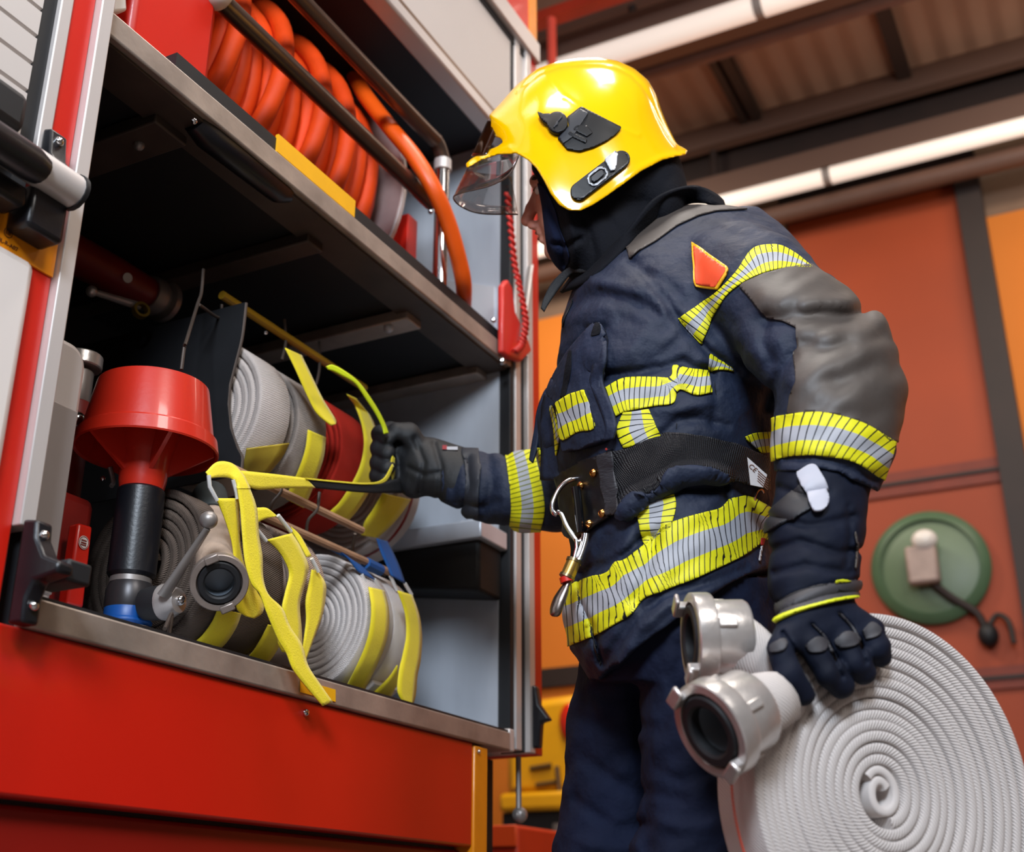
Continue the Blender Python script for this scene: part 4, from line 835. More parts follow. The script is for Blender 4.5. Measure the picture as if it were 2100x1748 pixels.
strip('reflective_trim',J2([(180,1150),(245,1128),(300,1100),(340,1085),(420,1060),(520,1030),(570,965),(640,945),(760,850),(900,710),(1040,650),(1200,600),(1310,570),(1370,515),(1440,490),(1540,490),(1680,575),(1800,620)]),
  J2([(160,1600),(270,1545),(410,1490),(460,1465),(600,1385),(700,1310),(790,1210),(960,1140),(1120,1080),(1300,1000),(1480,910),(1650,790),(1800,760)]),STH,[notarm,np.where((x>1680),40,-40)],mpp=.00072)
strip('reflective_trim',[(1033,925),(1040,960),(1050,1040),(1043,1092)],[(1093,925),(1105,960),(1118,1040),(1108,1092)],STF,[np.where(w<300,40,-40)],mpp=.0009)
jk.panel('zip_line',np.maximum.reduce([dpoly(x,y,J2([(300,1100),(325,1240),(405,1420),(430,1540),(470,1690)]))[0]-2.2,np.where(w>180,40,-40),near]),RUB,jacket,.0036,.0012)
jk.panel('front_zip',np.maximum.reduce([dpoly(x,y,J1([(330,560),(270,680),(245,800),(240,900)]))[0]-2.,near]),RUB,jacket,.001,.0015)
# chest pocket with flap, loose flap at the far side
pk=jk.panel('radio_pocket',np.maximum.reduce([jk.poly(J1([(480,735),(497,800),(482,880),(462,1000),(520,1180),(535,1230),(505,1310),(460,1332),(300,1372),(294,1322),(262,1120),(232,1090),(215,1060),(240,1000),(290,920),(330,860),(400,780),(450,730)])),near]),NAVY,jacket,.001,.013)
S,uv=jk.strip(J1([(270,1128),(340,1090),(412,1062)]),J1([(300,1316),(380,1280),(462,1250)])); jk.panel('reflective_trim',np.maximum.reduce([S,near]),ST1,pk,.0145,.0015,uv)
for nm,A_,B2 in (('pocket_flap',[(455,725),(400,775),(330,850),(250,980),(222,1060),(248,1120),(262,1180)],[(480,760),(420,830),(360,900),(310,1010),(285,1080),(280,1130),(285,1290)]),
                 ('pocket_strap',[(400,830),(415,930),(400,1010),(440,1110),(480,1230),(470,1310)],[(485,800),(480,900),(465,1000),(505,1120),(535,1230),(520,1300)])):
    a=[];b=[]
    for L_,o in ((J1(A_),a),(J1(B2),b)):
        for p in L_:
            k=np.argmin(((jk.q[:,:2]-p)**2).sum(1)+np.where((jk.view<0)&(jk.q[:,2]<150),0,1e5)); o.append(toW((p[0],p[1],jk.q[k,2]-26)))
    ribbon(nm,a,b,NAVY,pk,.004,30)
ribbon('loose_flap',[toW(p) for p in ((1138,788,60),(1118,800,80),(1103,840,90),(1097,880,90),(1090,920,85),(1086,945,80))],[toW(p) for p in ((1140,800,60),(1128,812,80),(1112,850,80),(1106,890,80),(1100,925,75),(1092,950,75))],NAVY,jacket,.004,30)
ribbon('far_pocket',[toW(p) for p in ((1118,812,70),(1112,850,60),(1112,930,50),(1110,985,50))],[toW(p) for p in ((1150,800,10),(1150,850,0),(1150,930,0),(1150,985,0))],NAVY,jacket,.006,20)
jk.panel('pocket_gap_shade',np.maximum(jk.poly(J1([(468,728),(487,742),(482,792),(440,800),(452,750)])),near),HOOD,pk,.0142,.001)  # dark patches laid on as the shade in the pocket gaps
jk.panel('pocket_gap_shade',np.maximum(jk.poly(J1([(335,872),(352,862),(342,1000),(318,1100),(296,1100),(312,1000)])),near),HOOD,pk,.0142,.001)
for L_ in ([(1032,965),(1046,1095),(1036,1230)],[(1165,525),(1240,606),(1312,690)],[(855,1150),(850,1200),(840,1260)],[(860,470),(900,560),(960,690)]): jk.panel('seam',np.maximum.reduce([dpoly(x,y,J1(L_))[0]-1.1,near]),mat('seam_thread','#0a0d16',.9),jacket,.0006,.001)
jk.panel('waist_flap',np.maximum.reduce([jk.poly(crv(J2([(612,605),(700,500),(860,415),(1000,308),(1200,296),(1345,335),(1290,352),(1180,348),(1010,385),(880,475),(720,585),(640,628),(612,605)]),6)),near]),NAVY,jacket,.0095,.004)
# collar
def ring(name,Bt,Tp,m,t): 
    Bt=Bt+[(x_,y_,-w_) for x_,y_,w_ in Bt[-2:0:-1]]; Tp=Tp+[(x_,y_,-w_) for x_,y_,w_ in Tp[-2:0:-1]]
    Bt.append(Bt[0]); Tp.append(Tp[0]); return ribbon(name,[toW(p) for p in Bt],[toW(p) for p in Tp],m,jacket,t,90)
def wj(px,py):
    k=np.argmin(((jk.q[:,:2]-(px,py))**2).sum(1)+np.where((jk.view<0)&(jk.q[:,2]<150),0,1e6)); return jk.q[k,2]
cb_=[(1150,600,0)]+[(a,b_,wj(a,b_+4)+6) for a,b_ in ((1200,580),(1245,545),(1284,508),(1310,482),(1340,456),(1372,432),(1408,417),(1436,415),(1462,420))]+[(1488,430,0)]
ring('collar',cb_,[(1188,545,0),(1208,548,-60),(1240,520,-105),(1275,486,-130),(1300,458,-135),(1322,430,-135),(1348,405,-125),(1392,387,-100),(1432,383,-62),(1464,397,-32),(1482,412,0)],HOOD,.005)
# belt
belt_t=J2([(380,240),(470,190),(580,170),(720,120),(850,70),(1000,42),(1200,58),(1400,108),(1640,200)]); belt_b=J2([(470,690),(545,632),(625,602),(705,505),(860,425),(1000,330),(1200,320),(1340,350),(1640,440)])
S,uv=jk.strip(belt_t,belt_b); BM=mat('ribbed_webbing','#1f1f24',.55,spec=.4); N,L,b=nodes(BM); uvn=N.new('ShaderNodeUVMap'); sx=N.new('ShaderNodeSeparateXYZ'); L.new(uvn.outputs[0],sx.inputs[0])
wv=math_n(N,L,'SINE',math_n(N,L,'MULTIPLY',sx.outputs[0],2300.)); wv2=math_n(N,L,'SINE',math_n(N,L,'MULTIPLY',sx.outputs[1],95.)); bp_=N.new('ShaderNodeBump'); bp_.inputs['Strength'].default_value=.8; bp_.inputs['Distance'].default_value=.001; L.new(math_n(N,L,'ADD',wv,math_n(N,L,'MULTIPLY',wv2,.6)),bp_.inputs['Height']); L.new(bp_.outputs[0],b.inputs['Normal'])
belt=jk.panel('belt',np.maximum.reduce([S,notarm,np.where((w>220),40,-40)]),BM,P,.003,.005,uv)
jk.panel('belt_keeper',np.maximum.reduce([jk.poly(J2([(468,205),(572,178),(632,592),(542,642)])),near]),mat('grey_black_webbing','#2b2b31',.55,var=.2,bump=.6,bscale=400,stretch=(.3,.3,1)),belt,.0105,.0022)
jk.panel('belt_leather',np.maximum.reduce([jk.poly(J2([(170,340),(300,262),(440,205),(478,205),(548,642),(450,700),(330,790),(250,770),(150,620)])),np.where(w>200,40,-40)]),LEA,belt,.003,.007)
def onjw(px,py):
    return jk.q[np.argmin(((jk.q[:,:2]-(px,py))**2).sum(1)+np.where((jk.view<0)&(jk.q[:,2]<150),0,1e6)),2]
def onj(px,py,lift,sk=jk):
    m=(sk.view<0)&(sk.q[:,2]<150); k=np.argmin(((sk.q[:,:2]-(px,py))**2).sum(1)+np.where(m,0,1e6)); d=ray(px,py); p=CAM+d*(((sk.W[k]-CAM)@Fv)/d.dot(Fv)); return p-nrm(d)*lift,sk.N[k]
for p in J2([(455,320),(370,402),(518,612),(428,695)]):
    c,n=onj(*p,0); c=c+n*.0125; part(MB().lathe([(.001,.004),(.0035,.0035),(.0055,.001),(.0055,-.003)],c,n,20),'rivet',BRASS,belt)
c,n=onj(*J2([(520,150)])[0],.012); part(MB().tube([c+(-.009,0,-.002),c+(0,0,.001),c+(.009,0,.004)],.0016,8),'belt_loop_bar',CHR,belt)
part(MB().tube([toW(p) for p in ((1181,1000,-190),(1186,1045,-188),(1190,1092,-180))],.0065,12),'black_tube',mat('gloss_black','#08090d',.12,coat=.5),belt)
cb=[J2([q_])[0]+(w_,) for q_,w_ in (((345,352),-150),((290,356),-170),((225,375),-175),((165,430),-178),((125,510),-180),((115,565),-180),((125,600),-180),((150,612),-180))]
car=part(MB().tube(smooth_path([toW(p) for p in cb],40),.0036,12),'carabiner',CHR,belt)
cb=[J2([q_])[0]+(w_,) for q_,w_ in (((150,595),-182),((180,610),-184),((215,690),-186),((255,755),-188),((300,810),-190),((330,790),-190))]
part(MB().tube(smooth_path([toW(p) for p in cb],30),.0034,12),'carabiner_gate',CHR,car)
g=lambda *L: [toW(J2([q_])[0]+(-200,)) for q_ in L]
part(MB().tube(g((285,790),(290,850),(270,930)),.0022,8),'hook_stem',CHR,car)
sn=part(MB().tube(smooth_path(g((352,752),(345,800),(325,870),(300,930),(262,960)),20),[.0055]*20,12,flat=(1,.6)),'snap_hook',CHR,car)
part(MB().tube(g((268,955),(222,1058)),.0095,20),'gold_sleeve',GOLD,sn); part(MB().tube(g((274,938),(266,958)),.0105,20),'sleeve_ring',mat('dull_gold','#8a7a5a',.3,.9),sn); part(MB().tube(g((224,1052),(215,1070)),.0105,20),'sleeve_ring',MATS['dull_gold'],sn)
part(MB().tube(g((212,1062),(222,1100)),.009,14),'red_mark',mat('red_mark','#d0200c',.4),sn)
part(MB().tube(smooth_path(g((235,1075),(215,1120),(195,1165),(160,1240),(138,1310),(132,1345)),24),[.004,.0045,.005,.005,.005,.005,.0055,.006,.0065,.007,.0075,.008,.0085,.009,.009,.009,.009,.0088,.0085,.008,.0075,.007,.006,.004],14,flat=(1,.6)),'hook_nose',mat('worn_steel','#8b7f78',.25,.95,var=.3),sn)
c,n=onj(1556,1022,.008); u_=nrm(np.cross(n,(0,0,1))); v_=np.cross(u_,n)
part(MB().tube([c+.0125*(math.cos(a)*u_+math.sin(a)*v_) for a in np.linspace(-2.2,2.2,28)],.0018,8),'d_ring',mat('rose_steel','#c9a9a0',.2,1.),belt)
TAG=mat('white_tag','#b9b4b4',.6,var=.1); cds=J2([(1512,203),(1655,330),(1625,420),(1535,402)])
tgp=[onj(px,py,.012)[0] for px,py in cds]; c0=sum(tgp)/4
d=ray(*cds[0]); F0=-256; tgp=[toW(p+(F0-i*3,)) for i,p in enumerate(cds)]
tg=mesh('care_tag',tgp,[(0,1,2,3)],TAG,belt,False); solid(tg,.0006,0.)
tr_=nrm(tgp[1]-tgp[0]); tu=nrm(np.cross(np.cross(tr_,tgp[3]-tgp[0]),tr_)); nn=nrm(np.cross(tr_,tu)); tu=-tu if tu[2]<0 else tu
cen=sum(tgp)/4; off=-nrm(ray(*cds[0]))*.0012
text('CE',.010,cen+(tgp[0]-cen)*.42+off,tr_,tu,INK,tg,'tag_lettering')
for k in range(5): 
    p=cen+(tgp[1]-cen)*(.62-.0*k)*(1-k*.22)+(tgp[2]-cen)*(k*.2)+off; part(MB().obox(p,tr_*.009,tu*.0006,nn*.0001),'tag_line',INK,tg)
jk.panel('side_label',np.maximum.reduce([jk.poly(J2([(1594,842),(1607,842),(1594,956),(1578,950)])),near]),mat('label_white','#c9c4c6',.6),jacket,.003,.001)
jk.panel('side_label_tip',np.maximum.reduce([jk.poly(J2([(1595,784),(1628,784),(1610,842),(1592,842)])),near]),mat('label_red','#a81818',.6),jacket,.003,.001)
jk.panel('cuff_strap',np.maximum.reduce([jk.poly([(944,900),(975,900),(987,960),(980,1060),(950,1060),(955,980)]),np.where(w<300,40,-40)]),mat('dark_cuff_strap','#20242f',.6,var=.2),jacket,.002,.003)
part(MB().obox(toW((925,921,470)),Rv*.012,Fv*.004,Uv*.003),'cuff_label',mat('label_white','#c9c4c6',.6),jacket); part(MB().obox(toW((912,919,468)),Rv*.004,Fv*.004,Uv*.004),'cuff_label_tip',mat('label_red','#c81818',.6),jacket)
# -- hood and chin strap
f=Field((1070,300,-200),(1440,640,210),5)
f.ell((1240,340,0),(150,120,140),10); f.chain([(1215,400,0),(1255,480,0),(1320,570,0)],[100,112,128],20); f.ell((1178,470,0),(60,78,112),14); f.ell((1195,440,0),(84,118,122),14); f.ell((1360,400,0),(50,90,105),16)
f.cap((1172,520,-8),(1200,548,-8),36,36,14)
f.f=np.maximum(f.f,-(f.x-np.interp(f.y,[300,340,370,420,480,512,540,560],[1075,1085,1103,1113,1120,1124,1131,1150])[None,:,None][0][:,0][None,:])[...,None] if 0 else -(f.x[:,None]-np.interp(f.y,[300,340,370,420,480,512,540,560],[1075,1085,1103,1113,1120,1124,1131,1150])[None,:])[:,:,None])
f.f=np.maximum(f.f,-( ((f.y[None,:,None]-432)/100)**2+((f.w[None,None,:]-42)/56)**2-1)*40 - np.maximum(0,(f.x[:,None,None]-1135))*3)
f.folds([([(1130,430),(1150,480),(1160,540)],7,7),([(1165,440),(1180,500),(1175,545)],-5,8),([(1140,500),(1165,505),(1190,490)],6,6),([(1200,450),(1220,520),(1215,590)],6,8),([(1240,440),(1290,500)],5,9)],wmax=0)
hd_=Skin(*f.mesh()); hood=hd_.obj('balaclava_hood',HOOD,P)
hd_.panel('hood_front',np.maximum.reduce([hd_.poly(crv([(1090,370),(1118,385),(1140,430),(1150,470),(1165,510),(1168,535),(1150,560),(1100,570)])),(hd_.view+.05)*50]),HOODB,hood,.0008,.0015)
ribbon('chin_strap',[toW(p) for p in ((1225,540,-90),(1190,540,-70),(1160,553,-50),(1132,580,-40),(1115,612,-40),(1109,632,-40))],[toW(p) for p in ((1222,556,-90),(1192,560,-70),(1172,562,-50),(1148,590,-40),(1126,622,-40),(1116,640,-40))],BLKW,hood,.003,30)
ribbon('chin_strap',[toW(p) for p in ((1196,545,-70),(1198,570,-60),(1192,590,-55))],[toW(p) for p in ((1206,545,-70),(1214,570,-62),(1206,592,-58))],BLKW,hood,.003,16)
# -- helmet
H=J3([(360,545),(430,470),(560,325),(700,215),(850,160),(1000,137),(1150,135),(1280,155),(1400,210),(1500,295),(1560,400),(1600,520),(1650,640),(1705,742),(1750,775),(1785,800),(1770,832),(1700,845),(1600,872),(1450,950),(1300,1060),(1200,1130),(1100,1195),(1020,1232),(930,1230),(860,1190),(800,1110),(750,1010),(700,930),(640,870),(560,822),(420,832),(300,872),(200,930),(192,895),(230,860),(320,810),(420,770),(460,740),(440,710),(380,700),(365,660),(375,600)])
f=Field((940,105,-190),(1440,450,190),3.4)
O=crv(J3([(355,545),(430,470),(560,325),(700,215),(850,160),(1000,137),(1150,135),(1280,155),(1400,210),(1500,295),(1560,400),(1600,520),(1650,640),(1705,742),(1745,775),(1800,803)]),6)+[(1424,360),(1420,430),(1330,540),(1200,585),(1080,550),(1000,460),(975,380),(940,352),(950,330),(990,305),(1000,285),(998,255)]
xx,yy=f.x[:,None],f.y[None,:]; d=-spoly(xx,yy,O)
def blur(a,n,k):
    for _ in range(k):
        for axs in (0,1):
            p=np.pad(a,[(n,n) if i==axs else (0,0) for i in (0,1)],mode='edge'); c=np.cumsum(p,axis=axs); c=np.insert(c,0,0,axis=axs)
            a=(c[2*n+1:]-c[:-2*n-1])/(2*n+1) if axs==0 else (c[:,2*n+1:]-c[:,:-2*n-1])/(2*n+1)
    return a
db=blur(d.astype(np.float64),9,3); tt=np.clip((d-6)/50,0,1); d=d*(1-tt)+db*tt
for L_,a,wd in ((J3([(560,380),(720,250),(870,200),(1000,185),(1150,182),(1270,205),(1380,260),(1460,340),(1520,440),(1570,560),(1640,690),(1720,790)]),-2.2,4),(J3([(905,410),(1010,490),(1160,565),(1310,645),(1430,690)]),2.2,5),(J3([(760,255),(830,330),(900,420)]),1.6,5),
  (J3([(770,640),(800,720),(860,800),(930,930)]),2.0,8),(J3([(300,858),(420,812),(500,780),(600,850),(690,920),(760,1010),(830,1110)]),2.5,6),(J3([(1780,800),(1600,850),(1440,925),(1290,1035),(1190,1105),(1090,1170)]),3,6)): d=d+a*np.exp(-(dpoly(xx,yy,L_)[0]/wd)**2)
def dome(off,D=172.,Bw=166.):
    t=np.clip(1-(d-off)/D,0,None); return (np.sqrt((f.w[None,None,:]/(Bw-off))**2+t[:,:,None]**2)-1)*120
cut=spoly(xx,yy,H)[:,:,None]; cuth=np.maximum(cut,-1e3)
outer=dome(0); f.f=np.maximum.reduce([outer,-dome(8),np.broadcast_to(cut,outer.shape)]).astype(np.float32)
hk=Skin(*f.mesh()); helmet=hk.obj('helmet',HELM,P)
f2=Field((940,105,-190),(1440,450,190),6); 
f.f=np.maximum.reduce([dome(9),-dome(17),np.broadcast_to(cut+6,outer.shape)]).astype(np.float32); Skin(*f.mesh()).obj('helmet_liner',RUB,helmet)
hout=np.maximum((hk.view+.05)*60,np.where(hk.q[:,2]>0,40,-40))
dk=mat('moulded_black','#0c0d11',.42,var=.2,vscale=14,bump=.1,bscale=90,spec=.25); dk2=mat('moulded_grey','#33353b',.4,var=.2,spec=.3)
em=hk.panel('side_plate',np.maximum(hk.poly(J3([(1020,498),(1305,645),(1270,690),(1200,740),(1110,785),(1010,815),(920,800),(850,718),(880,700),(935,640),(920,575)])),hout),dk,helmet,.0005,.004)
for L_ in ([(1010,520),(1070,550),(960,720),(890,770),(865,720),(930,650),(935,585)],[(940,680),(1065,740),(1050,765),(925,705)],[(985,640),(1060,640),(1100,690),(1060,720),(960,670)]): hk.panel('plate_ridge',np.maximum(hk.poly(J3(L_)),hout),dk2 if L_[0][0]==1010 else dk,em,.0045,.002)
hk.panel('visor_pivot',np.maximum(np.minimum(np.hypot(hk.q[:,0]-1144.5,hk.q[:,1]-260)-20.5,hk.poly(J3([(718,552),(760,572),(800,570),(830,600),(800,650),(755,620),(730,585)]))),hout),dk,helmet,.0006,.010)
hk.panel('pivot_rib',np.maximum(np.minimum(dpoly(hk.q[:,0],hk.q[:,1],J3([(800,590),(905,690)]))[0]-1.2,dpoly(hk.q[:,0],hk.q[:,1],J3([(890,590),(820,690)]))[0]-1.2),hout),dk2,helmet,.0106,.0012)
bkS=dpoly(hk.q[:,0],hk.q[:,1],J3([(1005,1105),(1300,878)]))[0]
bkl=hk.panel('strap_buckle',np.maximum(bkS-17.6,hout),dk,helmet,.0005,.005)
hk.panel('buckle_edge',np.maximum(np.maximum(bkS-16.5,13.2-bkS),hout),dk2,bkl,.0056,.0008)
hk.panel('buckle_slide',np.maximum(hk.poly(J3([(1180,885),(1255,825),(1275,850),(1260,960),(1225,970)])),hout),mat('buckle_steel','#8f9298',.35,.5,var=.15),bkl,.0058,.003)
hk.panel('buckle_button',np.maximum(np.maximum(dpoly(hk.q[:,0],hk.q[:,1],J3([(1110,1025),(1160,985)]))[0]-14,9.5-dpoly(hk.q[:,0],hk.q[:,1],J3([(1110,1025),(1160,985)]))[0]),hout),MATS['buckle_steel'],bkl,.0058,.002)
hk.panel('buckle_button',np.maximum(dpoly(hk.q[:,0],hk.q[:,1],J3([(1110,1025),(1160,985)]))[0]-6,hout),dk2,bkl,.0058,.003)
# clear visor and small amber shield
VIS=bpy.data.materials.new('clear_visor'); VIS.use_nodes=True; N,L=VIS.node_tree.nodes,VIS.node_tree.links; N.remove(N['Principled BSDF'])
tb=N.new('ShaderNodeBsdfTransparent'); tb.inputs[0].default_value=(.80,.77,.75,1); gb=N.new('ShaderNodeBsdfGlossy'); gb.inputs['Roughness'].default_value=.04; lw_=N.new('ShaderNodeLayerWeight'); lw_.inputs[0].default_value=.35
nz_=N.new('ShaderNodeTexNoise'); nz_.inputs['Scale'].default_value=6; ms=N.new('ShaderNodeMixShader'); L.new(math_n(N,L,'MULTIPLY',lw_.outputs['Fresnel'],.55),ms.inputs[0]); L.new(tb.outputs[0],ms.inputs[1]); L.new(gb.outputs[0],ms.inputs[2]); L.new(ms.outputs[0],N['Material Output'].inputs[0])
AMB=mat('amber_shield','#2a1206',.08,alpha=.75,var=.2,coat=.4)
vt=[(1066,316,-124),(1030,320,-112),(990,329,-80),(962,344,-36),(957,350,0),(966,352,40),(992,356,84),(1048,362,118)]; vb=[(1063,322,-125),(1046,356,-118),(1008,380,-96),(946,396,-44),(930,406,0),(946,424,46),(986,438,90),(1062,440,122)]
vis=ribbon('visor',[toW(p) for p in vt],[toW(p) for p in vb],VIS,helmet,.0016,50)
part(MB().tube(smooth_path([toW(p) for p in vb],60),.0013,6),'visor_rim',mat('smoked_rim','#5a4a44',.2,alpha=.8),vis)
A_=J3([(345,575),(300,640),(260,740),(225,840)]); B2=J3([(372,600),(366,665),(384,702),(440,745)])
for sgn in (1,):
    V=[];Fq=[]; n=14
    for j in range(9):
        a=(j-4)/4*.95
        for i in range(n):
            t=i/(n-1); p=np.array(A_[0])*(1-t)+np.array(A_[3])*t; bulge=(1-math.cos(a))*70
            V.append(toW((p[0]+bulge+3,p[1],math.sin(a)*88)))
    Fq=[(j*n+i,j*n+i+1,(j+1)*n+i+1,(j+1)*n+i) for j in range(8) for i in range(n-1)]
    solid(mesh('amber_shield',V,Fq,AMB,helmet,True),.002,0.)
# -- near glove
f=Field((1535,940,-680),(1840,1470,-290),4)
f.chain([(1690,980,-385),(1675,1090,-415),(1668,1190,-440)],[98,96,94],14,sq=(1,1,1.28)); hand_near(f,0)
f.folds([([(1580,1060),(1660,1080),(1750,1060)],6,9),([(1575,1130),(1640,1110),(1720,1135),(1760,1130)],7,9),([(1600,1000),(1650,1020),(1700,1010)],5,8),([(1590,1175),(1650,1160),(1740,1175)],6,9),([(1740,1040),(1745,1100),(1735,1160)],5,7),
  (J4([(800,520),(850,590),(930,720),(985,830)]),9,5),(J4([(960,480),(1020,540),(1060,620),(1120,760)]),7,5),(J4([(1110,420),(1170,490),(1210,560),(1250,680)]),7,5),(J4([(700,480),(850,390),(1000,330),(1210,290)]),5,5),(J4([(720,400),(860,320),(1000,270),(1200,235)]),4,6)],wmax=-300)
X,Y,W=f.x[:,None,None],f.y[None,:,None],f.w[None,None,:]; f.f+=(1.0*np.sin(X*.09+Y*.05)*np.sin(Y*.08-W*.06)).astype(np.float32)
gk=Skin(*f.mesh()); glove=gk.obj('glove',GLV,P); gq=gk.q; gn=(gk.view+.1)*50
gk.panel('knuckle_band',np.maximum(gk.poly(J4([(700,490),(715,420),(790,355),(900,300),(1030,260),(1150,238),(1215,250),(1240,300),(1225,325),(1060,355),(900,405),(780,460),(705,515)])),gn),GLP,glove,.0008,.004)
for L_ in ([(712,455),(800,385),(930,330),(1080,292),(1225,280)],[(720,420),(800,358),(930,300),(1080,262),(1200,246)]): gk.panel('band_groove',np.maximum(dpoly(gq[:,0],gq[:,1],J4(L_))[0]-1.6,gn),RUB,glove,.0046,.0008)
gk.panel('lime_piping',np.maximum(dpoly(gq[:,0],gq[:,1],crv(J4([(703,512),(780,462),(900,408),(1060,357),(1208,330)])))[0]-2.2,gn),mat('lime_piping','#d6dc1a',.55),glove,.002,.004)
gk.panel('lime_piping',np.maximum(dpoly(gq[:,0],gq[:,1],crv(J4([(1050,244),(1120,236),(1180,258)])))[0]-1.6,gn),MATS['lime_piping'],glove,.0045,.002)
for L_ in ([(740,590),(800,560),(820,590),(800,620),(745,625)],[(915,590),(980,550),(1030,570),(1020,620),(960,625)],[(1075,565),(1140,520),(1200,545),(1190,590),(1120,600)],[(1225,510),(1275,470),(1320,500),(1310,545),(1250,555)]):
    gk.panel('knuckle_pad',np.maximum(gk.poly(crv(J4(L_+[L_[0]]),5)),gn),GLP,glove,.0005,.003)
for L_ in ([(800,520),(850,570),(930,720),(985,830)],[(960,478),(1020,540),(1060,620)],[(1105,420),(1170,490),(1205,560)]): gk.panel('finger_piping',np.maximum(dpoly(gq[:,0],gq[:,1],crv(J4(L_)))[0]-3.2,gn),GLP,glove,.0008,.003)
gk.panel('cuff_tab',np.maximum(gk.poly(crv(J1([(1468,1498),(1530,1455),(1562,1472),(1598,1555),(1606,1630),(1592,1680),(1552,1692),(1530,1670),(1512,1590),(1485,1540),(1468,1498)]),4)),gn),mat('grey_tab','#aeb0bd',.5,var=.06),glove,.0075,.003)
gk.panel('cuff_strap',np.maximum(gk.poly(J1([(1290,1710),(1480,1545),(1512,1590),(1528,1668),(1300,1790)])),gn),mat('cuff_strap_cloth','#1a1c24',.6,var=.2),glove,.001,.004)
gk.panel('cuff_edge',np.maximum(dpoly(gq[:,0],gq[:,1],[(1748,1075),(1756,1120),(1752,1165)])[0]-1.5,gn),GREYP,glove,.001,.002)
# -- far glove
f=Field((735,840,430),(960,1060,620),3.2); hand_far(f,0); f.chain([(880,955,515),(940,978,500)],[56,62],10)
f.folds([([(850,900),(870,950),(860,1010)],5,6),([(890,910),(905,960),(900,1020)],5,6),([(840,960),(870,975),(900,970)],4,6)])
Skin(*f.mesh()).obj('glove',GLB,P)
# ------------------------------------------------------------------ hose roll in the near hand
hr=thing('hose_roll','big white hose roll with two metal couplings carried in the gloved left hand','hose',RP-np.array([0,0,.2]))
HH=hosemat('white_woven_hose','#d9d1cd',.08,.0040,.22)
wd=.072; c=RP-rn*(wd/2)
RO=.1955
sp=spiral(c,rt,Uv,rn,.030,RO-.006,13.6,wd,.0114,110,.0036,-1.4,.99,5,.022).build('coiled_hose',HH,hr,50,uv=True)
part(spiral(c-rn*.002,rt,Uv,rn,.012,.026,1.3,wd*.97,.010,60,.001,.6,.8,2),'inner_fold',HH,hr,smooth=50)
# red dashes round the outer turn
md=MB(); ro=RO-.006+.0070
for k in range(260):
    a=math.pi*.70+k*.0095
    q_=lambda a,dx: c+(math.cos(a)*rt*.985+math.sin(a)*Uv)*(ro-.0135*0)+rn*(wd*.12+dx)
    r0_=c+rt*.022+(math.cos(a)*rt*.99+math.sin(a)*Uv)*(ro)+rn*wd*.1; r1_=c+rt*.022+(math.cos(a+.006)*rt*.99+math.sin(a+.006)*Uv)*(ro)+rn*wd*.1; dn=nrm(r0_-c-rt*.022-rn*wd*.1)
    md.obox((r0_+r1_)/2,(r1_-r0_)*.5,rn*.0011,dn*.0009)
part(md,'red_dashes',mat('orange_red_thread','#e2461e',.7),hr,kind='stuff')
# hose ends with couplings
def hend(P,W,m=HH,n=30):
    """flat hose end: P px/depth path, W half widths in metres, last rows open to round"""
    pts=smooth_path([toW(p) for p in P],n); wds=np.interp(np.linspace(0,1,n),np.linspace(0,1,len(W)),W); return pts,wds
for PATH,face,axis_to,R,lab in (
    ([(1640,1372,wface(1640,1372)+30),(1600,1372,wface(1600,1372)+25),(1560,1355,-492),(1515,1328,-485),(1474,1308,-480)],(1418,1312,-478),(1300,1290,-520),.051,'upper'),
    ([(1670,1425,wface(1670,1425)+18),(1630,1428,wface(1630,1428)+10),(1590,1436,-560),(1550,1452,-578),(1522,1466,-585)],(1456,1500,-600),(1380,1565,-690),.050,'lower')):
    pts=smooth_path([toW(p) for p in PATH],30); V=[];F=[];n=16
    T=np.gradient(pts,axis=0); 
    for i,p in enumerate(pts):
        t=nrm(T[i]); u=i/29; k=u*u*(3-2*u); A_=nrm(np.cross(t,nrm(CAM-p))); Bn=np.cross(A_,t); ha=.022*(1-k)+.037*k; hb=.008*(1-k)+.034*k
        for j in range(n): a=2*math.pi*j/n; V.append(p+A_*ha*math.cos(a)+Bn*hb*math.sin(a))
    F=[(i*n+j,i*n+(j+1)%n,(i+1)*n+(j+1)%n,(i+1)*n+j) for i in range(29) for j in range(n)]
    uvv=[(i*.0042,j/n*.2) for i in range(30) for j in range(n)]
    mesh('hose_end',V,F,HH,hr,True,uvv)
    fc=toW(face); axd=nrm(fc-pts[-1])*.75+nrm(toW(axis_to)-fc)*.25
    storz('coupling',fc,axd,R,hr,depth=1.25,ref=(0,0,1))
# ------------------------------------------------------------------ the hall
XW=6.0; ZC=4.55
def structure(mb,name,m,**k): o=mb.build(name,m,None,35,k.get('bev')); o['kind']='structure'; return o
WALL=mat('brown_render','#8f715b',.85,var=.25,vscale=2); ORW=mat('orange_wall_paint','#d9791a',.7,var=.12,vscale=1.2); DOORM=mat('red_orange_door','#9c3a06',.6,var=.15,vscale=1.5)
DBR=mat('dark_brown_steel','#2a1a14',.6,var=.3,vscale=5); FLO=mat('concrete_floor','#6b625c',.6,var=.25,vscale=2,bump=.1,bscale=30)
structure(B(-6,XW+.2,-6,6,-.1,0),'floor',FLO); structure(B(XW,XW+.2,-6,6,0,ZC),'wall_back',WALL)
CEIL=mat('brown_corrugated_sheet','#9c7965',.6,var=.2,vscale=2); N,L,b=nodes(CEIL); tcn=N.new('ShaderNodeTexCoord'); sx=N.new('ShaderNodeSeparateXYZ'); L.new(tcn.outputs['Object'],sx.inputs[0])
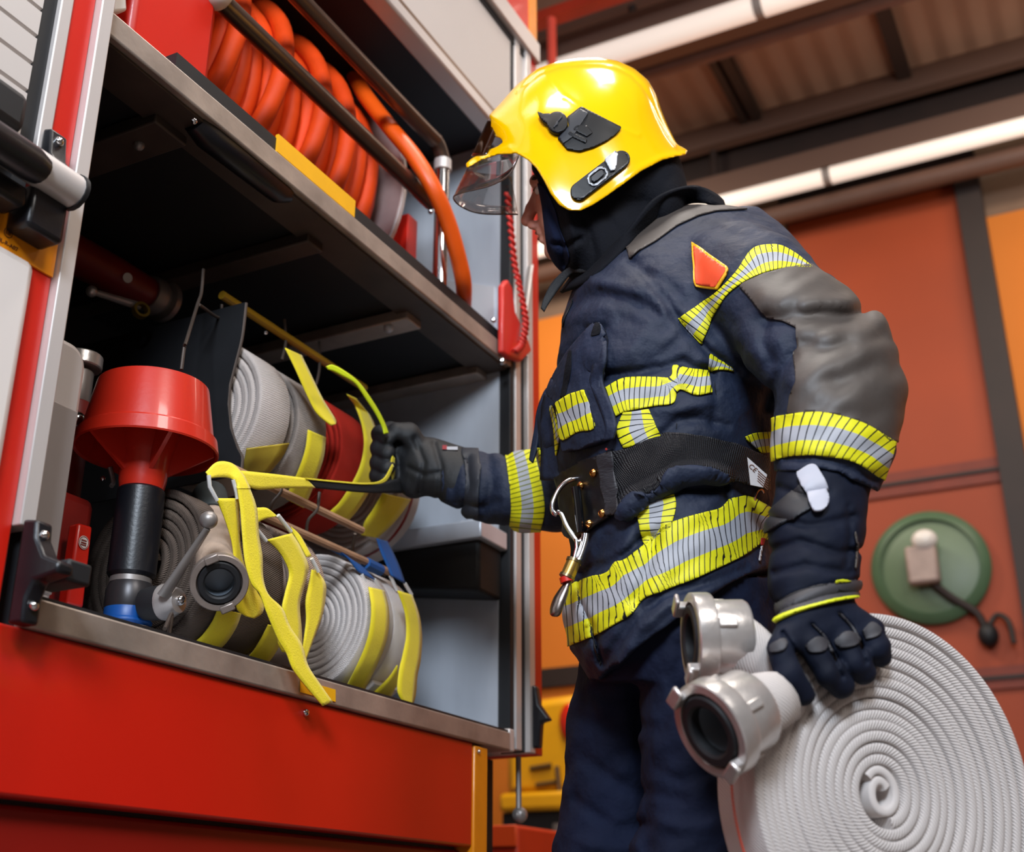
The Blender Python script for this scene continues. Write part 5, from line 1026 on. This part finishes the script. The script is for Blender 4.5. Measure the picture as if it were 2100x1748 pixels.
s_=math_n(N,L,'SINE',math_n(N,L,'MULTIPLY',sx.outputs[1],46.)); bpn=N.new('ShaderNodeBump'); bpn.inputs['Strength'].default_value=.3; bpn.inputs['Distance'].default_value=.03; L.new(s_,bpn.inputs['Height']); L.new(bpn.outputs[0],b.inputs['Normal'])
structure(B(2.6,XW+.2,-6,6,ZC,ZC+.1),'ceiling',CEIL)
w1=B(XW-.02,XW+.01,-6,6,1.72,3.83); structure(w1,'trim_1',ORW); structure(B(XW-.02,XW+.01,-6,6,.0,1.62),'trim_2',ORW); structure(B(XW-.05,XW+.01,-6,6,1.62,1.72),'trim_3',DBR)
def wy(px,py): return PX(px,py,XW)[1]
yl,yr=wy(1648,700),wy(1990,560)
door=structure(B(XW-.10,XW-.02,yr,yl,0,4.02),'door_1',DOORM)
for z0,z1 in ((2.38,2.50),(1.42,1.52)): 
    o=part(B(XW-.115,XW-.10,yr,yl,z0,z1),'door_rail',mat('dark_red_rail','#7a2c14',.6,var=.2),door); part(B(XW-.125,XW-.115,yr,yl,(z0+z1)/2-.008,(z0+z1)/2+.008),'rail_groove',DBR,o)
structure(B(XW-.16,XW-.02,yr-.12,yr,0,4.05),'trim_4',DBR); structure(B(XW-.2,XW-.02,yr-.12,yl+.02,4.02,4.16),'trim_5',DBR)
structure(B(XW-.3,XW,-6,6,4.27,ZC),'trim_6',DBR); structure(B(5.55,5.62,-6,6,4.42,ZC),'trim_7',mat('brown_beam','#5f463a',.6))
for y in (wy(1560,200)*.95,wy(1585,200)*.95): pass
for k,(px,py,wd) in enumerate(((1525,180,.05),(1480,150,.04),(1845,120,.07))):
    yy_=PZ(px,py,ZC)[1]; structure(B(4.6,XW-.3,yy_-wd/2,yy_+wd/2,ZC-.06,ZC),'trim_%d'%(8+k),DBR)
structure(MB().tube([(4.78,-6,4.40),(4.78,6,4.40)],.05,12),'trim_11',mat('mauve_brown_pipe','#6d5048',.5,var=.2))
structure(B(4.12,4.19,-6,6,4.33,4.385),'trim_12',mat('red_beam_paint','#b5331a',.5,var=.2)); structure(B(4.55,4.7,-6,6,4.36,4.5),'trim_13',mat('brown_beam','#5f463a',.6))
structure(B(3.0,4.9,-6,6,4.50,ZC-.001),'trim_14',mat('brown_soffit','#a07c68',.7,var=.15))
TUBE=mat('fluorescent_tube','#fff0e2',.4,emit=.42); 
for X_,z_,r,lab,loc in ((4.42,4.27,.056,'long pale light tube under the ceiling behind the helmet top',(4.42,0,4.27)),(5.62,4.08,.046,'long pale light tube running above the red-orange door',(5.62,0,4.08))):
    t=thing('light_tube',lab,'light',loc,'long light tubes under the ceiling'); part(MB().tube([(X_,-4,z_),(X_,4.5,z_)],r,16),'tube',TUBE,t)
    part(B(X_-.05,X_+.05,-4,4.5,z_+r*.7,z_+r*.7+.12),'tube_holder',mat('brown_beam','#5f463a',.6),t)
    for y in (-.6,1.0,2.6): part(MB().tube([(X_,y-.02,z_),(X_,y+.02,z_)],r*1.04,16),'tube_joint',mat('grey_joint','#8c817a',.5),t)
    part(MB().tube([(X_,1.6,z_+.1),(X_,1.6,ZC)],.02,8),'hanger',DBR,t)
structure(MB().tube([(5.72,-6,3.98),(5.72,6,3.98)],.05,12),'trim_15',mat('brown_conduit','#5e4032',.6,var=.2))
# red pole
pp=PX(1131,60,4.12); zb=PX(1138,300,4.12)[2]; rp=thing('hanging_pole','slim red pole hanging from the ceiling behind the helmet top','pole',(4.12,pp[1],zb)); part(MB().tube([(4.12,pp[1],zb),(4.12,pp[1],4.31)],.021,14),'pole_shaft',mat('red_pole_paint','#ee5a48',.4,coat=.1,var=.1),rp); part(MB().sphere((4.12,pp[1],zb),.03,12,8),'end_knob',DBR,rp)
# green wall lamp with cable
gc=PX(1905,1160,XW-.16); gl=thing('wall_lamp','round green enamel wall lamp with a cable on the red-orange door','lamp',(XW-.12,gc[1],gc[2]))
GRN=mat('green_enamel','#63785a',.4,var=.2,vscale=5); GRD=mat('dark_green_enamel','#4f6a4c',.45,var=.2,vscale=5)
part(MB().lathe([(.001,.03),(.12,.03),(.2,.015),(.265,.0),(.272,-.01),(.265,-.03),(.001,-.04)],gc+(.03,0,0),(-1,0,0),48),'shade',GRN,gl)
part(MB().lathe([(.225,.028),(.262,.012),(.272,.0),(.235,.008)],gc+(.028,0,0),(-1,0,0),48,True),'shade_rim',GRD,gl)
hx=PX(1893,1160,XW-.22); part(MB().obox(hx,(.04,0,0),(0,.07,0),(0,0,.09)),'lamp_socket',mat('pinkish_grey_metal','#b09a90',.5,var=.3,vscale=12),gl,bev=.015); part(MB().sphere(PX(1896,1108,XW-.24),(.05,.06,.05),14,10),'bulb',mat('white_bulb','#e8e2da',.25),gl)
part(MB().tube(smooth_path([PX(1905,1190,XW-.2),PX(1950,1225,XW-.17),PX(2000,1255,XW-.15),PX(2020,1285,XW-.14)],20),.018,10),'cable',DBR,gl)
part(MB().sphere(PX(2027,1303,XW-.14),(.05,.045,.055),14,10),'plug',RUB,gl)
part(MB().tube(smooth_path([PX(2027,1285,XW-.14),PX(2045,1262,XW-.14),PX(2068,1275,XW-.16),PX(2080,1320,XW-.17)],20),.013,10),'cable',DBR,gl)
cb_=thing('wall_cable','dark cable hanging down beside the red-orange door','cable',PX(2030,800,XW-.05)); part(MB().tube(smooth_path([PX(1955,385,XW-.12),PX(1985,395,XW-.1),PX(2008,430,XW-.1),PX(1998,500,XW-.06),PX(2015,640,XW-.04),PX(2030,800,XW-.04),PX(2055,900,XW-.04),PX(2090,990,XW-.04),PX(2130,1100,XW-.04)],50),.016,8),'cable_run',DBR,cb_)
# yellow service vehicle far behind
vx=5.0; y0_,y1_=PX(1215,1550,vx)[1],PX(1035,1550,vx)[1]
yv=thing('yellow_vehicle','yellow vehicle parked behind, between the truck pillar and the trousers','vehicle',(vx+.4,(y0_+y1_)/2,0)); YV=mat('yellow_vehicle_paint','#fdb60e',.35,coat=.4,var=.12,vscale=4)
part(MB().prism([(vx,y0_,.97),(vx,y1_,.97),(vx,y1_,1.30),(vx,y1_-.06,1.38),(vx,y0_,1.40)],(.8,0,0)),'body',YV,yv,bev=.04)
part(B(vx-.06,vx,y0_,y1_,.90,.98),'bumper',YV,yv,bev=.02); part(B(vx-.02,vx+.7,y0_,y1_,.25,.90),'dark_underside',RUB,yv)
part(MB().sphere(PX(1168,1480,vx-.02),(.03,.05,.08),12,8),'red_lamp',mat('red_lamp_glass','#d8260c',.2,coat=.5),yv)
for (a,b_) in (((1088,1577),(1130,1570)),((1100,1611),(1140,1605)),((1142,1572),(1150,1640)),((1045,1640),(1060,1620)),((1145,1632),(1165,1630))):
    A_,B2=PX(*a,vx-.012),PX(*b_,vx-.012); part(MB().tube([A_,B2],.012,8),'dark_detail',mat('vehicle_detail','#6a4a1a',.5,var=.2),yv)
for y in (y0_+.05,y1_-.1): part(MB().lathe([(.1,-.08),(.26,-.08),(.29,-.04),(.29,.04),(.26,.08),(.1,.08)],(vx+.5,y,.29),(0,1,0),28,True),'wheel',RUB,yv)
part(MB().tube([PX(1150,1760,vx-.1),PX(1150,1690,vx-.1)],.035,10),'grey_post',GREYM,yv)
# red crate on the floor behind the truck
kx=3.3; ca,cb2=PX(1062,1692,kx),PX(985,1700,kx); cr=thing('red_crate','orange-red crate low behind the truck, below the drain rod','crate',(kx+.2,(ca[1]+cb2[1])/2,0)); CRM=mat('crate_plastic','#c8340f',.5,var=.15)
part(B(kx,kx+.4,ca[1],cb2[1],0,ca[2]),'crate_body',CRM,cr,bev=.01); part(B(kx-.012,kx,ca[1],cb2[1],ca[2]-.06,ca[2]),'crate_rim',mat('crate_rim_plastic','#e2511a',.45),cr,bev=.004)
part(B(kx-.006,kx,ca[1]+.04,cb2[1]-.03,ca[2]-.16,ca[2]-.09),'crate_grip',RUB,cr)
# ------------------------------------------------------------------ camera, light, world
cd=bpy.data.cameras.new('camera'); cam=bpy.data.objects.new('camera',cd); COL.objects.link(cam); sc.camera=cam
from mathutils import Matrix
D=Fv*cT+Uv*sT; UPv=-Fv*sT+Uv*cT
cam.matrix_world=Matrix(((Rv[0],UPv[0],-D[0],0),(Rv[1],UPv[1],-D[1],0),(Rv[2],UPv[2],-D[2],.45),(0,0,0,1)))
cd.sensor_fit='HORIZONTAL'; cd.sensor_width=36; cd.lens=36*FPX/2100; cd.clip_start=.05
cd.dof.use_dof=True; cd.dof.focus_distance=1.72; cd.dof.aperture_fstop=4.0
def area(name,loc,to,sx,sy,power,col=(1,1,1)):
    l=bpy.data.lights.new(name,'AREA'); l.shape='RECTANGLE'; l.size=sx; l.size_y=sy; l.energy=power; l.color=col
    o=bpy.data.objects.new(name,l); COL.objects.link(o); o.location=loc
    o.rotation_euler=(Vector(to)-Vector(loc)).to_track_quat('-Z','Y').to_euler(); return o
area('key_lamp',(-.1,-1.9,3.6),(1.6,.9,1.0),1.0,.9,66,(1,.95,.9))
area('ceiling_lamp',(.75,.75,4.2),(1.5,.6,1.2),.7,.35,34,(1,.93,.86)); area('ceiling_lamp_far',(1.9,.35,4.2),(1.6,.6,1.2),.7,.35,32,(1,.93,.86))
area('added_rim_light',(3.2,1.7,4.2),(1.7,.5,1.2),1.0,.4,45,(1,.9,.8))  # added rim light on the firefighter, no fixture there
area('added_cool_fill',(-1.7,-.6,2.75),(2.2,1.4,.95),.9,.9,150,(.78,.88,1))  # added cool light, no doorway behind it; brightens the lower steel end panel
area('added_wall_fill',(4.2,-.6,4.2),(6,.2,2.2),1.6,.5,38,(1,.88,.74))  # added area light to brighten the back wall, no fixture
area('added_left_wall_fill',(4.4,2.3,3.9),(6,2.9,1.8),.8,.5,42,(1,.9,.76)); area('added_ceiling_fill',(4.9,-.9,2.4),(4.9,-.6,4.5),.6,.6,17,(1,.88,.76))  # added lights without fixtures: one brightens the left wall, one washes the ceiling
w=bpy.data.worlds.new('world'); sc.world=w; w.use_nodes=True; bg=w.node_tree.nodes['Background']; bg.inputs[0].default_value=(.30,.24,.21,1); bg.inputs[1].default_value=.40
sc.view_settings.view_transform='Standard'; sc.view_settings.look='None'; sc.view_settings.exposure=0
